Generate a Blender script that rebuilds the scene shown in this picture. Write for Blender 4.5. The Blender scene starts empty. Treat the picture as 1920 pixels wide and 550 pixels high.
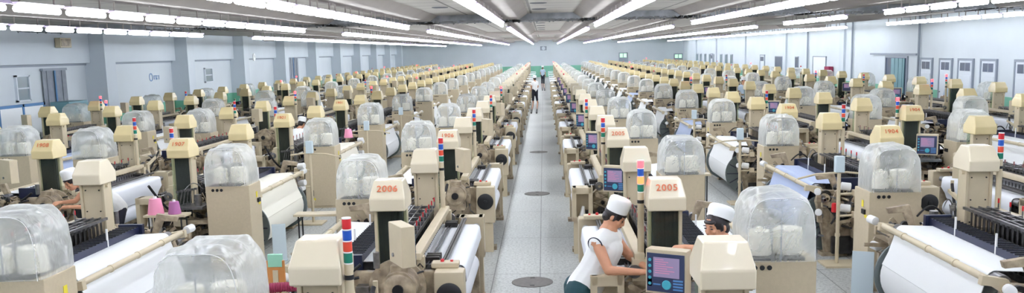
import bpy, bmesh, math, random
from mathutils import Vector, Matrix
random.seed(7)
PI = math.pi
SC = bpy.context.scene
COL = SC.collection
# ------------------------------------------------------------------ camera, world, exposure
F, CX, CY, CAMZ = 1700.0, 960.0, 345.0, 3.0
VPX, VPY, ROLL = 1019.0, 94.5, math.radians(1.05)
d = Vector(((VPX - CX) / F, (VPY - CY) / F, 1.0)).normalized()
yv = Vector((math.sin(ROLL), math.cos(ROLL), 0.0))
nv = (yv - d * yv.dot(d)).normalized()
xv = nv.cross(d)
RW = Matrix((xv, d, -nv)).transposed()          # world (X,Y,Z) -> camera axes (right, down, forward)
cam_d = bpy.data.cameras.new('camera')
cam = bpy.data.objects.new('camera', cam_d)
COL.objects.link(cam)
R3 = RW.transposed() @ Matrix(((1, 0, 0), (0, -1, 0), (0, 0, -1)))
cam.matrix_world = Matrix.Translation((0, 0, CAMZ)) @ R3.to_4x4()
cam_d.sensor_width = 36
cam_d.lens = F / 1920 * 36
cam_d.shift_y = (CY - 275) / 1920
cam_d.clip_end = 300
SC.camera = cam
def project(X, Y, Z):
    c = RW @ Vector((X, Y, Z - CAMZ))
    return (CX + F * c[0] / c[2], CY + F * c[1] / c[2]) if c[2] > .2 else (-9999, -9999)
w = bpy.data.worlds.new('world'); SC.world = w; w.use_nodes = True
w.node_tree.nodes['Background'].inputs[0].default_value = (.75, .85, 1, 1)
w.node_tree.nodes['Background'].inputs[1].default_value = 1.0
SC.view_settings.view_transform = 'Standard'
SC.view_settings.look = 'None'
SC.view_settings.exposure = 0.0
SC.view_settings.gamma = 1.0
SC.view_settings.use_curve_mapping = False
LAMP = 33.0
SC.cycles.max_bounces = 7
SC.cycles.diffuse_bounces = 4
SC.cycles.transparent_max_bounces = 12
SC.cycles.use_denoising = True
SC.cycles.sample_clamp_indirect = 6

# ------------------------------------------------------------------ materials
def s2l(c):
    return tuple(((v / 255) / 12.92 if v / 255 <= .04045 else ((v / 255 + .055) / 1.055) ** 2.4) for v in c) + (1.0,)
MATS = {}
def mat(name, rgb, rough=.5, metal=0.0, spec=.5, noise=0.0, nscale=8.0, bump=0.0, bscale=40.0, emit=None, estr=0.0, mottle=None, coat=0):
    m = bpy.data.materials.new(name); m.use_nodes = True
    nt = m.node_tree; b = nt.nodes['Principled BSDF']
    c = s2l(rgb)
    b.inputs['Base Color'].default_value = c
    b.inputs['Roughness'].default_value = rough
    b.inputs['Metallic'].default_value = metal
    b.inputs['Specular IOR Level'].default_value = spec
    if coat: b.inputs['Coat Weight'].default_value = coat
    if emit:
        b.inputs['Emission Color'].default_value = s2l(emit); b.inputs['Emission Strength'].default_value = estr
    if noise or bump:
        tc = nt.nodes.new('ShaderNodeTexCoord')
    if noise:
        n = nt.nodes.new('ShaderNodeTexNoise'); n.inputs['Scale'].default_value = nscale; n.inputs['Detail'].default_value = 4
        nt.links.new(tc.outputs['Object'], n.inputs['Vector'])
        r = nt.nodes.new('ShaderNodeValToRGB')
        c2 = s2l(mottle) if mottle else tuple(v * (1 - noise) for v in c[:3]) + (1,)
        r.color_ramp.elements[0].position = .35; r.color_ramp.elements[0].color = c2
        r.color_ramp.elements[1].position = .65; r.color_ramp.elements[1].color = c
        nt.links.new(n.outputs['Fac'], r.inputs['Fac']); nt.links.new(r.outputs['Color'], b.inputs['Base Color'])
    if bump:
        n2 = nt.nodes.new('ShaderNodeTexNoise'); n2.inputs['Scale'].default_value = bscale; n2.inputs['Detail'].default_value = 3
        nt.links.new(tc.outputs['Object'], n2.inputs['Vector'])
        bp = nt.nodes.new('ShaderNodeBump'); bp.inputs['Strength'].default_value = bump; bp.inputs['Distance'].default_value = .01
        nt.links.new(n2.outputs['Fac'], bp.inputs['Height']); nt.links.new(bp.outputs['Normal'], b.inputs['Normal'])
    MATS[name] = m
    return m
BEIGE = mat('beige_paint', (206, 192, 163), .42, noise=.08, nscale=5)
CABP = mat('cabinet_paint', (202, 187, 158), .5, noise=.05, nscale=30, bump=.15, bscale=120)
HEADP = mat('head_cover_paint', (228, 216, 190), .33, noise=.03, nscale=4, coat=.3)
DARKBEIGE = mat('oily_beige_castings', (188, 172, 144), .45, noise=.35, nscale=9, mottle=(128, 114, 94))
STEEL = mat('worn_steel', (150, 150, 152), .3, metal=.85, noise=.4, nscale=14)
DSTEEL = mat('dark_oily_steel', (62, 60, 60), .38, metal=.6, noise=.4, nscale=12)
BLACK = mat('black_plastic', (22, 23, 27), .45)
NAVY = mat('navy_dropper_plastic', (26, 34, 62), .4)
RUBBER = mat('black_rubber', (16, 16, 18), .6)
CLOTH = mat('white_cloth', (244, 246, 252), .7, bump=.1, bscale=9, noise=.03, nscale=2)
YARN = mat('white_warp_yarn', (244, 245, 246), .6)
YARNB = mat('pale_blue_warp_yarn', (178, 192, 224), .55)
YARNC = mat('cream_warp_yarn', (240, 236, 222), .6)
FLANGE = mat('grey_green_flange', (112, 122, 122), .4, metal=.3, noise=.15, nscale=6)
FLANGEI = mat('dark_ribbed_flange', (70, 74, 84), .45, metal=.3, noise=.2, nscale=9)
WHITEP = mat('white_plastic', (240, 240, 240), .35)
BLUEP = mat('pale_blue_plastic', (205, 220, 228), .35)
REDP = mat('red_plastic', (200, 36, 44), .35)
ORANGEP = mat('orange_red_lens', (214, 74, 50), .3)
BLUEL = mat('blue_lens', (34, 84, 176), .3)
GREENL = mat('green_lens', (20, 118, 96), .3)
REDLIT = mat('lit_red_lens', (255, 40, 40), .3, emit=(255, 34, 40), estr=16)
AMBERLIT = mat('lit_amber_lens', (255, 90, 40), .3, emit=(255, 90, 50), estr=5)
YELLOW = mat('yellow_sticker', (232, 214, 60), .5)
INK = mat('orange_stencil_ink', (206, 104, 62), .6)
PINK = mat('pink_yarn', (246, 160, 190), .75)
PURPLE = mat('plum_yarn', (176, 110, 160), .75)
CONEY = mat('cream_cone_yarn', (244, 240, 226), .75, bump=.2, bscale=60)
SCREEN = mat('screen_violet', (140, 128, 156), .25, emit=(150, 132, 168), estr=.25)
SCRTXT = mat('screen_text', (196, 120, 150), .3, emit=(200, 120, 150), estr=.3)
BEZEL = mat('navy_bezel', (52, 62, 92), .3)
CYAN = mat('cyan_keys', (70, 170, 190), .35)
KEYB = mat('blue_keys', (84, 136, 190), .35)
CORD = mat('dark_harness_cords', (48, 48, 50), .7)
SKIN = mat('skin', (206, 150, 116), .5, noise=.06, nscale=12)
HAIR = mat('black_hair', (30, 22, 22), .45)
CAPW = mat('white_cotton', (250, 250, 250), .8, bump=.25, bscale=14)
TEAL = mat('dark_teal_trousers', (24, 66, 72), .75, bump=.2, bscale=14)
DARKT = mat('dark_trousers', (34, 36, 48), .8)
LIP = mat('lips', (160, 84, 80), .5)
PIPING = mat('navy_piping', (48, 52, 66), .7)
LBLUE = mat('pale_blue_cotton', (196, 214, 232), .8)
WALLM = mat('pale_blue_wall_paint', (222, 229, 235), .7, noise=.06, nscale=.5)
WALLP = mat('pilaster_paint', (216, 224, 232), .7, noise=.05, nscale=.7)
GREEN = mat('green_wainscot_paint', (130, 196, 168), .6, noise=.1, nscale=1)
DOORW = mat('white_door_paint', (226, 232, 240), .6)
FRAMEG = mat('grey_frame_paint', (150, 158, 170), .6)
CURT = mat('grey_curtain_strips', (140, 148, 158), .6, noise=.2, nscale=3)
PANE = mat('dim_window_glass', (92, 104, 128), .15, spec=.8)
PANEL_ = mat('grey_window_glass', (138, 154, 162), .15, spec=.8)
BLUEF = mat('blue_frame_paint', (64, 118, 168), .5)
CABT = mat('teal_cabinet_paint', (112, 156, 164), .5)
WOODO = mat('orange_varnished_wood', (206, 140, 78), .4, noise=.2, nscale=6)
MINT = mat('mint_tape', (150, 206, 180), .5)
CRIM = mat('crimson_yarn', (150, 44, 78), .7)
HOUS = mat('violet_glow_lamp_housing', (222, 204, 242), .4)  # lilac tint puts the violet fringe around the lit tubes into the colour
TUBE = mat('lit_fluorescent_tube', (255, 255, 255), .3, emit=(238, 246, 252), estr=LAMP)
BOARD = mat('white_board', (236, 240, 242), .4)
EXITM = mat('lit_green_sign', (190, 230, 200), .4, emit=(190, 235, 200), estr=.9)
DUCT = mat('grey_lint_covered_duct', (140, 142, 146), .9, noise=.35, nscale=3)
BEAMC = mat('ceiling_beam_plaster', (164, 156, 150), .85, noise=.1, nscale=.8)
VENT = mat('dark_ceiling_vent', (96, 98, 102), .8)
IRON = mat('cast_iron_cover', (122, 118, 114), .6, metal=.4, noise=.2, nscale=20)

def line_material(name, base, line, sx, sy, mortar, rough, nscale=.6, speck=None, offx=0):
    m = bpy.data.materials.new(name); m.use_nodes = True
    nt = m.node_tree; b = nt.nodes['Principled BSDF']; b.inputs['Roughness'].default_value = rough
    tc = nt.nodes.new('ShaderNodeTexCoord')
    br = nt.nodes.new('ShaderNodeTexBrick'); br.offset = 0
    br.inputs['Color1'].default_value = s2l(base); br.inputs['Color2'].default_value = tuple(v * .97 for v in s2l(base)[:3]) + (1,)
    br.inputs['Mortar'].default_value = s2l(line); br.inputs['Scale'].default_value = 1
    br.inputs['Brick Width'].default_value = sx; br.inputs['Row Height'].default_value = sy
    br.inputs['Mortar Size'].default_value = mortar; br.inputs['Mortar Smooth'].default_value = .3
    mp = nt.nodes.new('ShaderNodeMapping'); mp.inputs['Location'].default_value = (offx, 0, 0)
    nt.links.new(tc.outputs['Object'], mp.inputs['Vector']); nt.links.new(mp.outputs['Vector'], br.inputs['Vector'])
    n = nt.nodes.new('ShaderNodeTexNoise'); n.inputs['Scale'].default_value = nscale; n.inputs['Detail'].default_value = 6
    nt.links.new(tc.outputs['Object'], n.inputs['Vector'])
    rp = nt.nodes.new('ShaderNodeValToRGB')
    rp.color_ramp.elements[0].position = .3; rp.color_ramp.elements[0].color = (.80, .80, .80, 1)
    rp.color_ramp.elements[1].position = .7; rp.color_ramp.elements[1].color = (1, 1, 1, 1)
    nt.links.new(n.outputs['Fac'], rp.inputs['Fac'])
    mx = nt.nodes.new('ShaderNodeMixRGB'); mx.blend_type = 'MULTIPLY'; mx.inputs['Fac'].default_value = 1
    nt.links.new(br.outputs['Color'], mx.inputs['Color1']); nt.links.new(rp.outputs['Color'], mx.inputs['Color2'])
    out = mx.outputs['Color']
    if speck:
        n2 = nt.nodes.new('ShaderNodeTexNoise'); n2.inputs['Scale'].default_value = speck; n2.inputs['Detail'].default_value = 8
        n2.inputs['Roughness'].default_value = .8
        nt.links.new(tc.outputs['Object'], n2.inputs['Vector'])
        r2 = nt.nodes.new('ShaderNodeValToRGB')
        r2.color_ramp.elements[0].position = .42; r2.color_ramp.elements[0].color = (.55, .56, .56, 1)
        r2.color_ramp.elements[1].position = .52; r2.color_ramp.elements[1].color = (1, 1, 1, 1)
        nt.links.new(n2.outputs['Fac'], r2.inputs['Fac'])
        m2 = nt.nodes.new('ShaderNodeMixRGB'); m2.blend_type = 'MULTIPLY'; m2.inputs['Fac'].default_value = 1
        nt.links.new(out, m2.inputs['Color1']); nt.links.new(r2.outputs['Color'], m2.inputs['Color2'])
        out = m2.outputs['Color']
    nt.links.new(out, b.inputs['Base Color'])
    return m
FLOORM = line_material('terrazzo_floor', (203, 206, 204), (128, 130, 130), .62, 2.4, .008, .38, .5, 26, .1)
CEILM = line_material('precast_ceiling_panels', (188, 183, 175), (122, 118, 113), 1.9, 1.35, .035, .9, .35, None, .35)
def plastic_material():
    m = bpy.data.materials.new('clear_wrinkled_plastic'); m.use_nodes = True
    nt = m.node_tree; nt.nodes.clear()
    out = nt.nodes.new('ShaderNodeOutputMaterial')
    df = nt.nodes.new('ShaderNodeBsdfDiffuse'); df.inputs['Color'].default_value = s2l((250, 252, 249))
    tl = nt.nodes.new('ShaderNodeBsdfTranslucent'); tl.inputs['Color'].default_value = s2l((250, 252, 249))
    gl = nt.nodes.new('ShaderNodeBsdfGlossy'); gl.inputs['Roughness'].default_value = .22
    tr = nt.nodes.new('ShaderNodeBsdfTransparent'); tr.inputs['Color'].default_value = (1, 1, 1, 1)
    a = nt.nodes.new('ShaderNodeMixShader'); a.inputs[0].default_value = .45
    nt.links.new(df.outputs[0], a.inputs[1]); nt.links.new(tl.outputs[0], a.inputs[2])
    g = nt.nodes.new('ShaderNodeMixShader'); g.inputs[0].default_value = .22
    nt.links.new(a.outputs[0], g.inputs[1]); nt.links.new(gl.outputs[0], g.inputs[2])
    lw = nt.nodes.new('ShaderNodeLayerWeight'); lw.inputs['Blend'].default_value = .35
    mr = nt.nodes.new('ShaderNodeMapRange'); mr.inputs['To Min'].default_value = .69; mr.inputs['To Max'].default_value = .2
    nt.links.new(lw.outputs['Facing'], mr.inputs['Value'])
    tc = nt.nodes.new('ShaderNodeTexCoord'); nz = nt.nodes.new('ShaderNodeTexNoise'); nz.inputs['Scale'].default_value = 5; nz.inputs['Detail'].default_value = 2; nz.inputs['Distortion'].default_value = 1.6
    nt.links.new(tc.outputs['Object'], nz.inputs['Vector'])
    bp = nt.nodes.new('ShaderNodeBump'); bp.inputs['Strength'].default_value = .55; bp.inputs['Distance'].default_value = .04
    nt.links.new(nz.outputs['Fac'], bp.inputs['Height'])
    for q in (df, gl, lw): nt.links.new(bp.outputs['Normal'], q.inputs['Normal'])
    t = nt.nodes.new('ShaderNodeMixShader')
    nt.links.new(mr.outputs[0], t.inputs[0]); nt.links.new(g.outputs[0], t.inputs[1]); nt.links.new(tr.outputs[0], t.inputs[2])
    nt.links.new(t.outputs[0], out.inputs[0])
    return m
PLASTIC = plastic_material()
def clear_material():
    m = bpy.data.materials.new('clear_acrylic'); m.use_nodes = True
    nt = m.node_tree; nt.nodes.clear()
    out = nt.nodes.new('ShaderNodeOutputMaterial')
    gl = nt.nodes.new('ShaderNodeBsdfGlossy'); gl.inputs['Roughness'].default_value = .08
    df = nt.nodes.new('ShaderNodeBsdfDiffuse'); df.inputs['Color'].default_value = s2l((120, 130, 120))
    tr = nt.nodes.new('ShaderNodeBsdfTransparent'); tr.inputs['Color'].default_value = (.93, .97, .93, 1)
    g = nt.nodes.new('ShaderNodeMixShader'); g.inputs[0].default_value = .5
    nt.links.new(df.outputs[0], g.inputs[1]); nt.links.new(gl.outputs[0], g.inputs[2])
    t = nt.nodes.new('ShaderNodeMixShader'); t.inputs[0].default_value = .95
    nt.links.new(g.outputs[0], t.inputs[1]); nt.links.new(tr.outputs[0], t.inputs[2])
    nt.links.new(t.outputs[0], out.inputs[0])
    return m
CLEAR = clear_material()

# ------------------------------------------------------------------ mesh helper
class MB:
    def __init__(self): self.bm = bmesh.new(); self.mi = 0
    def _f(self, vs):
        try:
            f = self.bm.faces.new(vs); f.material_index = self.mi; return f
        except ValueError: return None
    def box(self, x0, x1, y0, y1, z0, z1, M=None, bev=0.0, seg=2):
        ps = [Vector((x, y, z)) for x in (x0, x1) for y in (y0, y1) for z in (z0, z1)]
        if M: ps = [M @ p for p in ps]
        v = [self.bm.verts.new(p) for p in ps]
        fs = [self._f([v[i] for i in q]) for q in ((0, 1, 3, 2), (4, 6, 7, 5), (0, 4, 5, 1), (2, 3, 7, 6), (0, 2, 6, 4), (1, 5, 7, 3))]
        if bev:
            es = {e for f in fs for e in f.edges}
            bmesh.ops.bevel(self.bm, geom=list(es), offset=bev, segments=seg, affect='EDGES', profile=.5, material=-1)
        return self
    def prism(self, prof, axis, a, b, bev=0.0, seg=2, M=None):
        """prof: list of 2-D points in the two other axes (x: yz, y: xz, z: xy)"""
        def P(p, t):
            v = {'x': (t, p[0], p[1]), 'y': (p[0], t, p[1]), 'z': (p[0], p[1], t)}[axis]
            v = Vector(v); return M @ v if M else v
        A = [self.bm.verts.new(P(p, a)) for p in prof]; B = [self.bm.verts.new(P(p, b)) for p in prof]
        fs = [self._f(A), self._f(B[::-1])]
        n = len(prof)
        for i in range(n): fs.append(self._f([A[i], B[i], B[(i + 1) % n], A[(i + 1) % n]]))
        if bev:
            es = {e for f in fs if f for e in f.edges}
            bmesh.ops.bevel(self.bm, geom=list(es), offset=bev, segments=seg, affect='EDGES', profile=.5, material=-1)
        return self
    def lathe(self, prof, o, ax, n=20, caps=True):
        """prof: list of (radius, distance along axis)"""
        ax = Vector(ax).normalized(); o = Vector(o)
        u = ax.orthogonal().normalized(); v = ax.cross(u)
        rings = []
        for r, t in prof:
            rings.append([self.bm.verts.new(o + ax * t + (u * math.cos(2 * PI * k / n) + v * math.sin(2 * PI * k / n)) * max(r, 1e-4)) for k in range(n)])
        for a, b in zip(rings, rings[1:]):
            for k in range(n): self._f([a[k], a[(k + 1) % n], b[(k + 1) % n], b[k]])
        if caps: self._f(rings[0][::-1]); self._f(rings[-1])
        return self
    def cyl(self, p0, p1, r, r1=None, n=14):
        p0, p1 = Vector(p0), Vector(p1)
        return self.lathe([(r, 0), (r if r1 is None else r1, (p1 - p0).length)], p0, p1 - p0, n)
    def tube(self, pts, r, n=8):
        pts = [Vector(p) for p in pts]
        u = None; rings = []
        for i, p in enumerate(pts):
            t = (pts[min(i + 1, len(pts) - 1)] - pts[max(i - 1, 0)]).normalized()
            u = t.orthogonal().normalized() if u is None else (u - t * u.dot(t)).normalized()
            v = t.cross(u)
            rings.append([self.bm.verts.new(p + (u * math.cos(2 * PI * k / n) + v * math.sin(2 * PI * k / n)) * r) for k in range(n)])
        for a, b in zip(rings, rings[1:]):
            for k in range(n): self._f([a[k], a[(k + 1) % n], b[(k + 1) % n], b[k]])
        self._f(rings[0][::-1]); self._f(rings[-1])
        return self
    def sheet(self, prof, y0, y1, th=.006, ny=1):
        """strip following (x,z) profile, spanning y0..y1, with thickness"""
        P = [Vector((p[0], 0, p[1])) for p in prof]; N = []
        for i in range(len(P)):
            t = (P[min(i + 1, len(P) - 1)] - P[max(i - 1, 0)]).normalized(); N.append(Vector((t.z, 0, -t.x)))
        full = [(p.x, p.z) for p in P] + [((p + nn * th).x, (p + nn * th).z) for p, nn in zip(P[::-1], N[::-1])]
        n = len(P)
        A = [self.bm.verts.new((q[0], y0, q[1])) for q in full]; B = [self.bm.verts.new((q[0], y1, q[1])) for q in full]
        for i in range(n - 1):
            j = 2 * n - 1 - i
            self._f([A[i], A[i + 1], B[i + 1], B[i]]); self._f([A[j], A[j - 1], B[j - 1], B[j]][::1])
            self._f([A[i], A[j], A[j - 1], A[i + 1]]); self._f([B[i], B[i + 1], B[j - 1], B[j]])
        self._f([A[0], B[0], B[-1], A[-1]]); self._f([A[n - 1], A[n], B[n], B[n - 1]])
        return self
    def ell(self, c, r, M=None, u=16, v=10):
        T = Matrix.Translation(c) @ (M.to_4x4() if M else Matrix.Identity(4)) @ Matrix.Diagonal((r[0], r[1], r[2], 1))
        g = bmesh.ops.create_uvsphere(self.bm, u_segments=u, v_segments=v, radius=1, matrix=T)
        for vv in g['verts']:
            for f in vv.link_faces: f.material_index = self.mi
        return self
    def cap(self, p0, p1, r0, r1, n=12):
        p0, p1 = Vector(p0), Vector(p1); L = (p1 - p0).length
        prof = [(r0 * math.cos(a), r0 * math.sin(a)) for a in (-PI / 2 + .01, -1.1, -.7, -.3, 0)] + [(r1 * math.cos(a), L + r1 * math.sin(a)) for a in (0, .3, .7, 1.1, PI / 2 - .01)]
        return self.lathe(prof, p0, p1 - p0, n)
    def mesh(self, name, mats, ang=38):
        bm = self.bm; bmesh.ops.recalc_face_normals(bm, faces=bm.faces); bm.normal_update()
        ct = math.cos(math.radians(ang)); norms = []
        ar = {f: f.calc_area() for f in bm.faces}
        for f in bm.faces:                                # area-weighted corner normals, kept sharp past the angle
            for v in f.verts:
                n_ = Vector()
                for g in v.link_faces:
                    if g is f or g.normal.dot(f.normal) > ct: n_ += g.normal * ar[g]
                norms.append(n_.normalized() if n_.length > 1e-12 else f.normal.copy())
        me = bpy.data.meshes.new(name); bm.to_mesh(me); bm.free()
        for m in (mats if isinstance(mats, (list, tuple)) else [mats]): me.materials.append(m)
        me.shade_smooth()
        if ang < 100: me.normals_split_custom_set(norms)
        return me
    def build(self, name, mats, parent=None, loc=None, rot=None, ang=38):
        o = bpy.data.objects.new(name, self.mesh(name, mats, ang)); COL.objects.link(o)
        if parent: o.parent = parent
        if loc: o.location = loc
        if rot: o.rotation_euler = rot
        return o
def link_mesh(name, me, parent=None, loc=None, rot=None):
    o = bpy.data.objects.new(name, me); COL.objects.link(o)
    if parent: o.parent = parent
    if loc: o.location = loc
    if rot: o.rotation_euler = rot
    return o
def empty(name, loc=(0, 0, 0), rz=0):
    o = bpy.data.objects.new(name, None); COL.objects.link(o); o.location = loc; o.rotation_euler = (0, 0, rz)
    o.empty_display_size = .1
    return o
def tag(o, label, cat, group=None, kind=None):
    o['label'] = label; o['category'] = cat
    if group: o['group'] = group
    if kind: o['kind'] = kind
    return o
def struct(o): o['kind'] = 'structure'; return o
def ordinal(n):
    w_ = ['first', 'second', 'third', 'fourth', 'fifth', 'sixth', 'seventh', 'eighth', 'ninth', 'tenth', 'eleventh', 'twelfth']
    return w_[n - 1] if n <= 12 else '%d%s' % (n, 'th' if 10 < n % 100 < 14 else {1: 'st', 2: 'nd', 3: 'rd'}.get(n % 10, 'th'))

# ------------------------------------------------------------------ the hall
XL, XR, YF, YB, CEIL = -16.2, 15.8, 104.0, -6.0, 4.1
struct(MB().box(XL, XR, YB, YF, -.2, 0).build('floor', FLOORM))
struct(MB().box(XL - 1, XR + 1, YB - 1, YF + 1, CEIL, CEIL + .3).build('ceiling', CEILM))
struct(MB().box(XL - .3, XR + .3, YF, YF + .3, -.2, CEIL).build('wall_far', WALLM))
struct(MB().box(XR, XR + .3, YB, YF, -.2, CEIL).build('wall_right', WALLM))
struct(MB().box(XL - .3, XL, YB, YF, -.2, CEIL).build('wall_left', WALLM))
struct(MB().box(XL - .3, XR + .3, YB - .3, YB, -.2, CEIL).build('wall_back', WALLM))
struct(MB().box(XL, XR, YF - .03, YF, 0, 1.25).build('trim_1', GREEN))
struct(MB().box(XR - .02, XR, YB, YF, 0, 1.05).build('trim_2', GREEN))
struct(MB().box(XL, XL + .02, YB, YF, 0, 1.2).build('trim_3', GREEN))
tn = 4
for k in range(-3, 10):                                   # pilasters with recessed bays between them
    y0 = 31.75 + 7.5 * k
    if y0 > YF - 1: break
    b_ = struct(MB().box(XL, XL + .75, y0, y0 + .78, 0, CEIL).build('trim_%d' % tn, WALLP)); tn += 1
    b_ = struct(MB().box(XL + .02, XL + .77, y0 - .01, y0 + .79, 0, 1.2).build('trim_%d' % tn, GREEN)); tn += 1
    if y0 + 7.5 < YF:
        struct(MB().box(XL, XL + .22, y0 + .78, y0 + 7.5, 2.93, CEIL, bev=.02).build('trim_%d' % tn, WALLP)); tn += 1
        struct(MB().box(XL, XL + .06, y0 + .78, y0 + 7.5, 2.86, 2.93).build('trim_%d' % tn, FRAMEG)); tn += 1
# slim pilasters and pipes on the right wall
for y0 in (29.2, 48.5, 60, 72, 84, 95):
    struct(MB().box(XR - .12, XR, y0, y0 + .7, 0, CEIL).build('trim_%d' % tn, WALLP)); tn += 1
for y0 in (47.3, 55.2, 39.0):
    o = MB().cyl((XR - .08, y0, 0), (XR - .08, y0, CEIL), .045).build('wall_pipe', FRAMEG)
    tag(o, {47.3: 'thin grey vertical pipe on the right wall beyond the teal doorway', 55.2: 'thin grey vertical pipe on the right wall beyond the white notice board', 39.0: 'thin grey vertical pipe on the right wall at the near side of the teal doorway'}[y0], 'pipe')
# ceiling: longitudinal beams above the lamp rows, crossed by a duct
ROWS = [(-1.12, 25.3, 29.2), (1.57, 27.6, 32.0), (-3.8, 25.8, 30.2), (4.5, 27.9, 32.0), (-6.85, 26.2, 31.2), (8.3, 32.0, 36.0), (-10.8, 28.8, 33.8), (13.7, 37.2, 42.0)]
for i, (X, g0, g1) in enumerate(ROWS):
    sgn = 1 if X > 0 else -1
    xc = X - sgn * .12
    struct(MB().prism([(xc - .55, CEIL), (xc + .55, CEIL), (xc + .3, 3.93), (xc - .3, 3.93)], 'y', YB, YF).build('trim_%d' % tn, BEAMC)); tn += 1
mb = MB().box(XL, XR, 27.4, 30.0, 3.93, CEIL)
for k in range(900):                                      # lint hanging below the duct edge
    x = random.uniform(XL, XR); h = random.uniform(.005, .035); y = random.choice((27.42, 27.44, 29.9, 28.5)); 
    mb.box(x, x + random.uniform(.02, .06), y, y + .02, 3.93 - h, 3.931)
struct(mb.build('trim_%d' % tn, DUCT)); tn += 1
for yb in (52, 78):
    struct(MB().box(XL, XR, yb, yb + .8, 3.9, CEIL).build('trim_%d' % tn, BEAMC)); tn += 1
vent_me = MB().lathe([(.2, 0), (.2, -.012), (.16, -.02), (.13, -.01)], (0, 0, 0), (0, 0, 1), 20).mesh('ceiling_vent', VENT)
vn = 0
vpos = [(-.1, 12.2 + 3.1 * k) for k in range(5)] + [(-.1, 33 + 4 * k) for k in range(7)] + [(3.1, 13 + 4.2 * k) for k in range(3)] + [(-2.5, 14 + 4.2 * k) for k in range(3)] + [(6.4, 18.0), (6.4, 23), (-5.4, 16.5), (-5.4, 21.5)]
cnt = {}
for X, Y in vpos:
    o = link_mesh('ceiling_vent', vent_me, loc=(X, Y, CEIL))
    cnt[X] = cnt.get(X, 0) + 1
    where = {-.1: 'down the middle of the ceiling', 3.1: 'just right of the ceiling middle', -2.5: 'just left of the ceiling middle', 6.4: 'in the right ceiling bay', -5.4: 'in the left ceiling bay'}[X]
    tag(o, 'round dark ceiling vent, %s from the front %s' % (ordinal(cnt[X]), where), 'vent', 'round ceiling vents')

# ------------------------------------------------------------------ lamps
hm = MB().prism([(-.03, .05), (.03, .05), (.08, .085), (-.08, .085)], 'y', -.57, .57); hm.mi = 1; hm = hm.box(-.012, .012, -.44, -.42, .08, .24).box(-.012, .012, .42, .44, .08, .24).mesh('housing', [HOUS, BEAMC])
tm = MB().lathe([(.02, -.545), (.043, -.53), (.043, .53), (.02, .545)], (0, 0, 0), (0, 1, 0), 10).mesh('tube', TUBE)
lamps = []
side_n = {}
for i, (X, g0, g1) in enumerate(ROWS):
    side = 'left' if X < 0 else 'right'
    rown = i // 2 + 1
    k = 0
    y = g0 - .6
    ys = []
    while y > -3: ys.append(y); y -= 1.33
    y = g1 + .6
    while y < 102: ys.append(y); y += 1.33  # last lamps of each row are added to brighten the far wall
    for y in sorted(ys):
        if X == 8.3 and 23.2 < y < 24.9: continue
        px, py = project(X, y, 3.7)
        vis = -25 < px < 1945 and py > -12
        if vis: k += 1
        lamps.append((y, X, side, rown, k, vis))
lamps.sort()
vis = [l for l in lamps if l[5]]
rest = [l for l in lamps if not l[5]] + vis[300:]
for (y, X, side, rown, k, _) in vis[:300]:
    e = empty('fluorescent_lamp', (X, y, 3.7))
    tag(e, 'lit tube lamp, %s from front in the %s lamp row %s of aisle' % (ordinal(k), ordinal(rown), side), 'lamp', 'fluorescent tube lamps under the ceiling')
    link_mesh('housing', hm, e); link_mesh('tube', tm, e)
mb = MB()
for (y, X, *_r) in rest:
    mb.mi = 0; mb.prism([(X - .09, 3.75), (X + .09, 3.75), (X + .05, 3.81), (X - .05, 3.81)], 'y', y - .6, y + .6)
    mb.box(X - .02, X + .02, y - .02, y + .02, 3.8, 3.9)
    mb.mi = 1; mb.lathe([(.02, -.545), (.043, -.53), (.043, .53), (.02, .545)], (X, y, 3.7), (0, 1, 0), 10)
tag(mb.build('fluorescent_lamp', [HOUS, TUBE]), 'lit white tube lamps far down the ceiling rows, last ones added to light the wall', 'lamp', 'fluorescent tube lamps under the ceiling', 'stuff')

# ------------------------------------------------------------------ wall fittings
def door_unit(n, y0, y1, top=2.25, big=False):
    x = XR
    e = struct(empty('door_%d' % n, (x, (y0 + y1) / 2, 0)))
    h = (y1 - y0) / 2
    MB().box(-.07, 0, -h - .08, -h, 0, top + .08).box(-.07, 0, h, h + .08, 0, top + .08).box(-.07, 0, -h, h, top, top + .08).build('door_frame', FRAMEG, e)
    if big:
        MB().box(-.03, 0, -h, h, 0, top).build('door_panel', PANE, e)
        mb = MB()
        for k in range(7): mb.box(-.07 - .01 * (k % 2), -.045, -h + .2 + k * .22, -h + .4 + k * .22, 0, top - .02)
        mb.build('curtain_strip', CABT, e)['kind'] = 'stuff'
        return
    lf = MB().box(-.045, 0, -h, h, 0, top)
    for a, b in ((.95, 1.7), (.15, .85)): lf.box(-.055, -.04, -h + .12, h - .12, a, b, bev=.005)
    lf.build('door_leaf', DOORW, e)
    w_ = MB().box(-.06, -.045, -h + .12, h - .12, 1.84, 2.2).build('window_frame', DOORW, e)
    MB().box(-.068, -.055, -h + .15, -.02, 1.87, 2.17).box(-.068, -.055, .02, h - .15, 1.87, 2.17).build('window_pane', PANE, w_)
    MB().cyl((-.1, h - .1, 1.0), (-.045, h - .1, 1.0), .025).build('door_handle', STEEL, e)
for n, (a, b) in enumerate(((37.75, 38.8), (35.95, 36.95), (34.2, 35.3), (32.45, 33.5), (30.0, 31.1))): door_unit(n + 1, a, b)
door_unit(6, 40.3, 42.7, 2.3, True)
for n, (a, b) in enumerate(((66, 67.2), (86, 87))): door_unit(n + 7, a, b)
o = MB().box(XR - .12, XR - .02, 39.2, 44.6, 2.42, 2.5).build('sliding_door_rail', FRAMEG)
tag(o, 'grey horizontal rail above the teal doorway on the right wall', 'rail')
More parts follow.
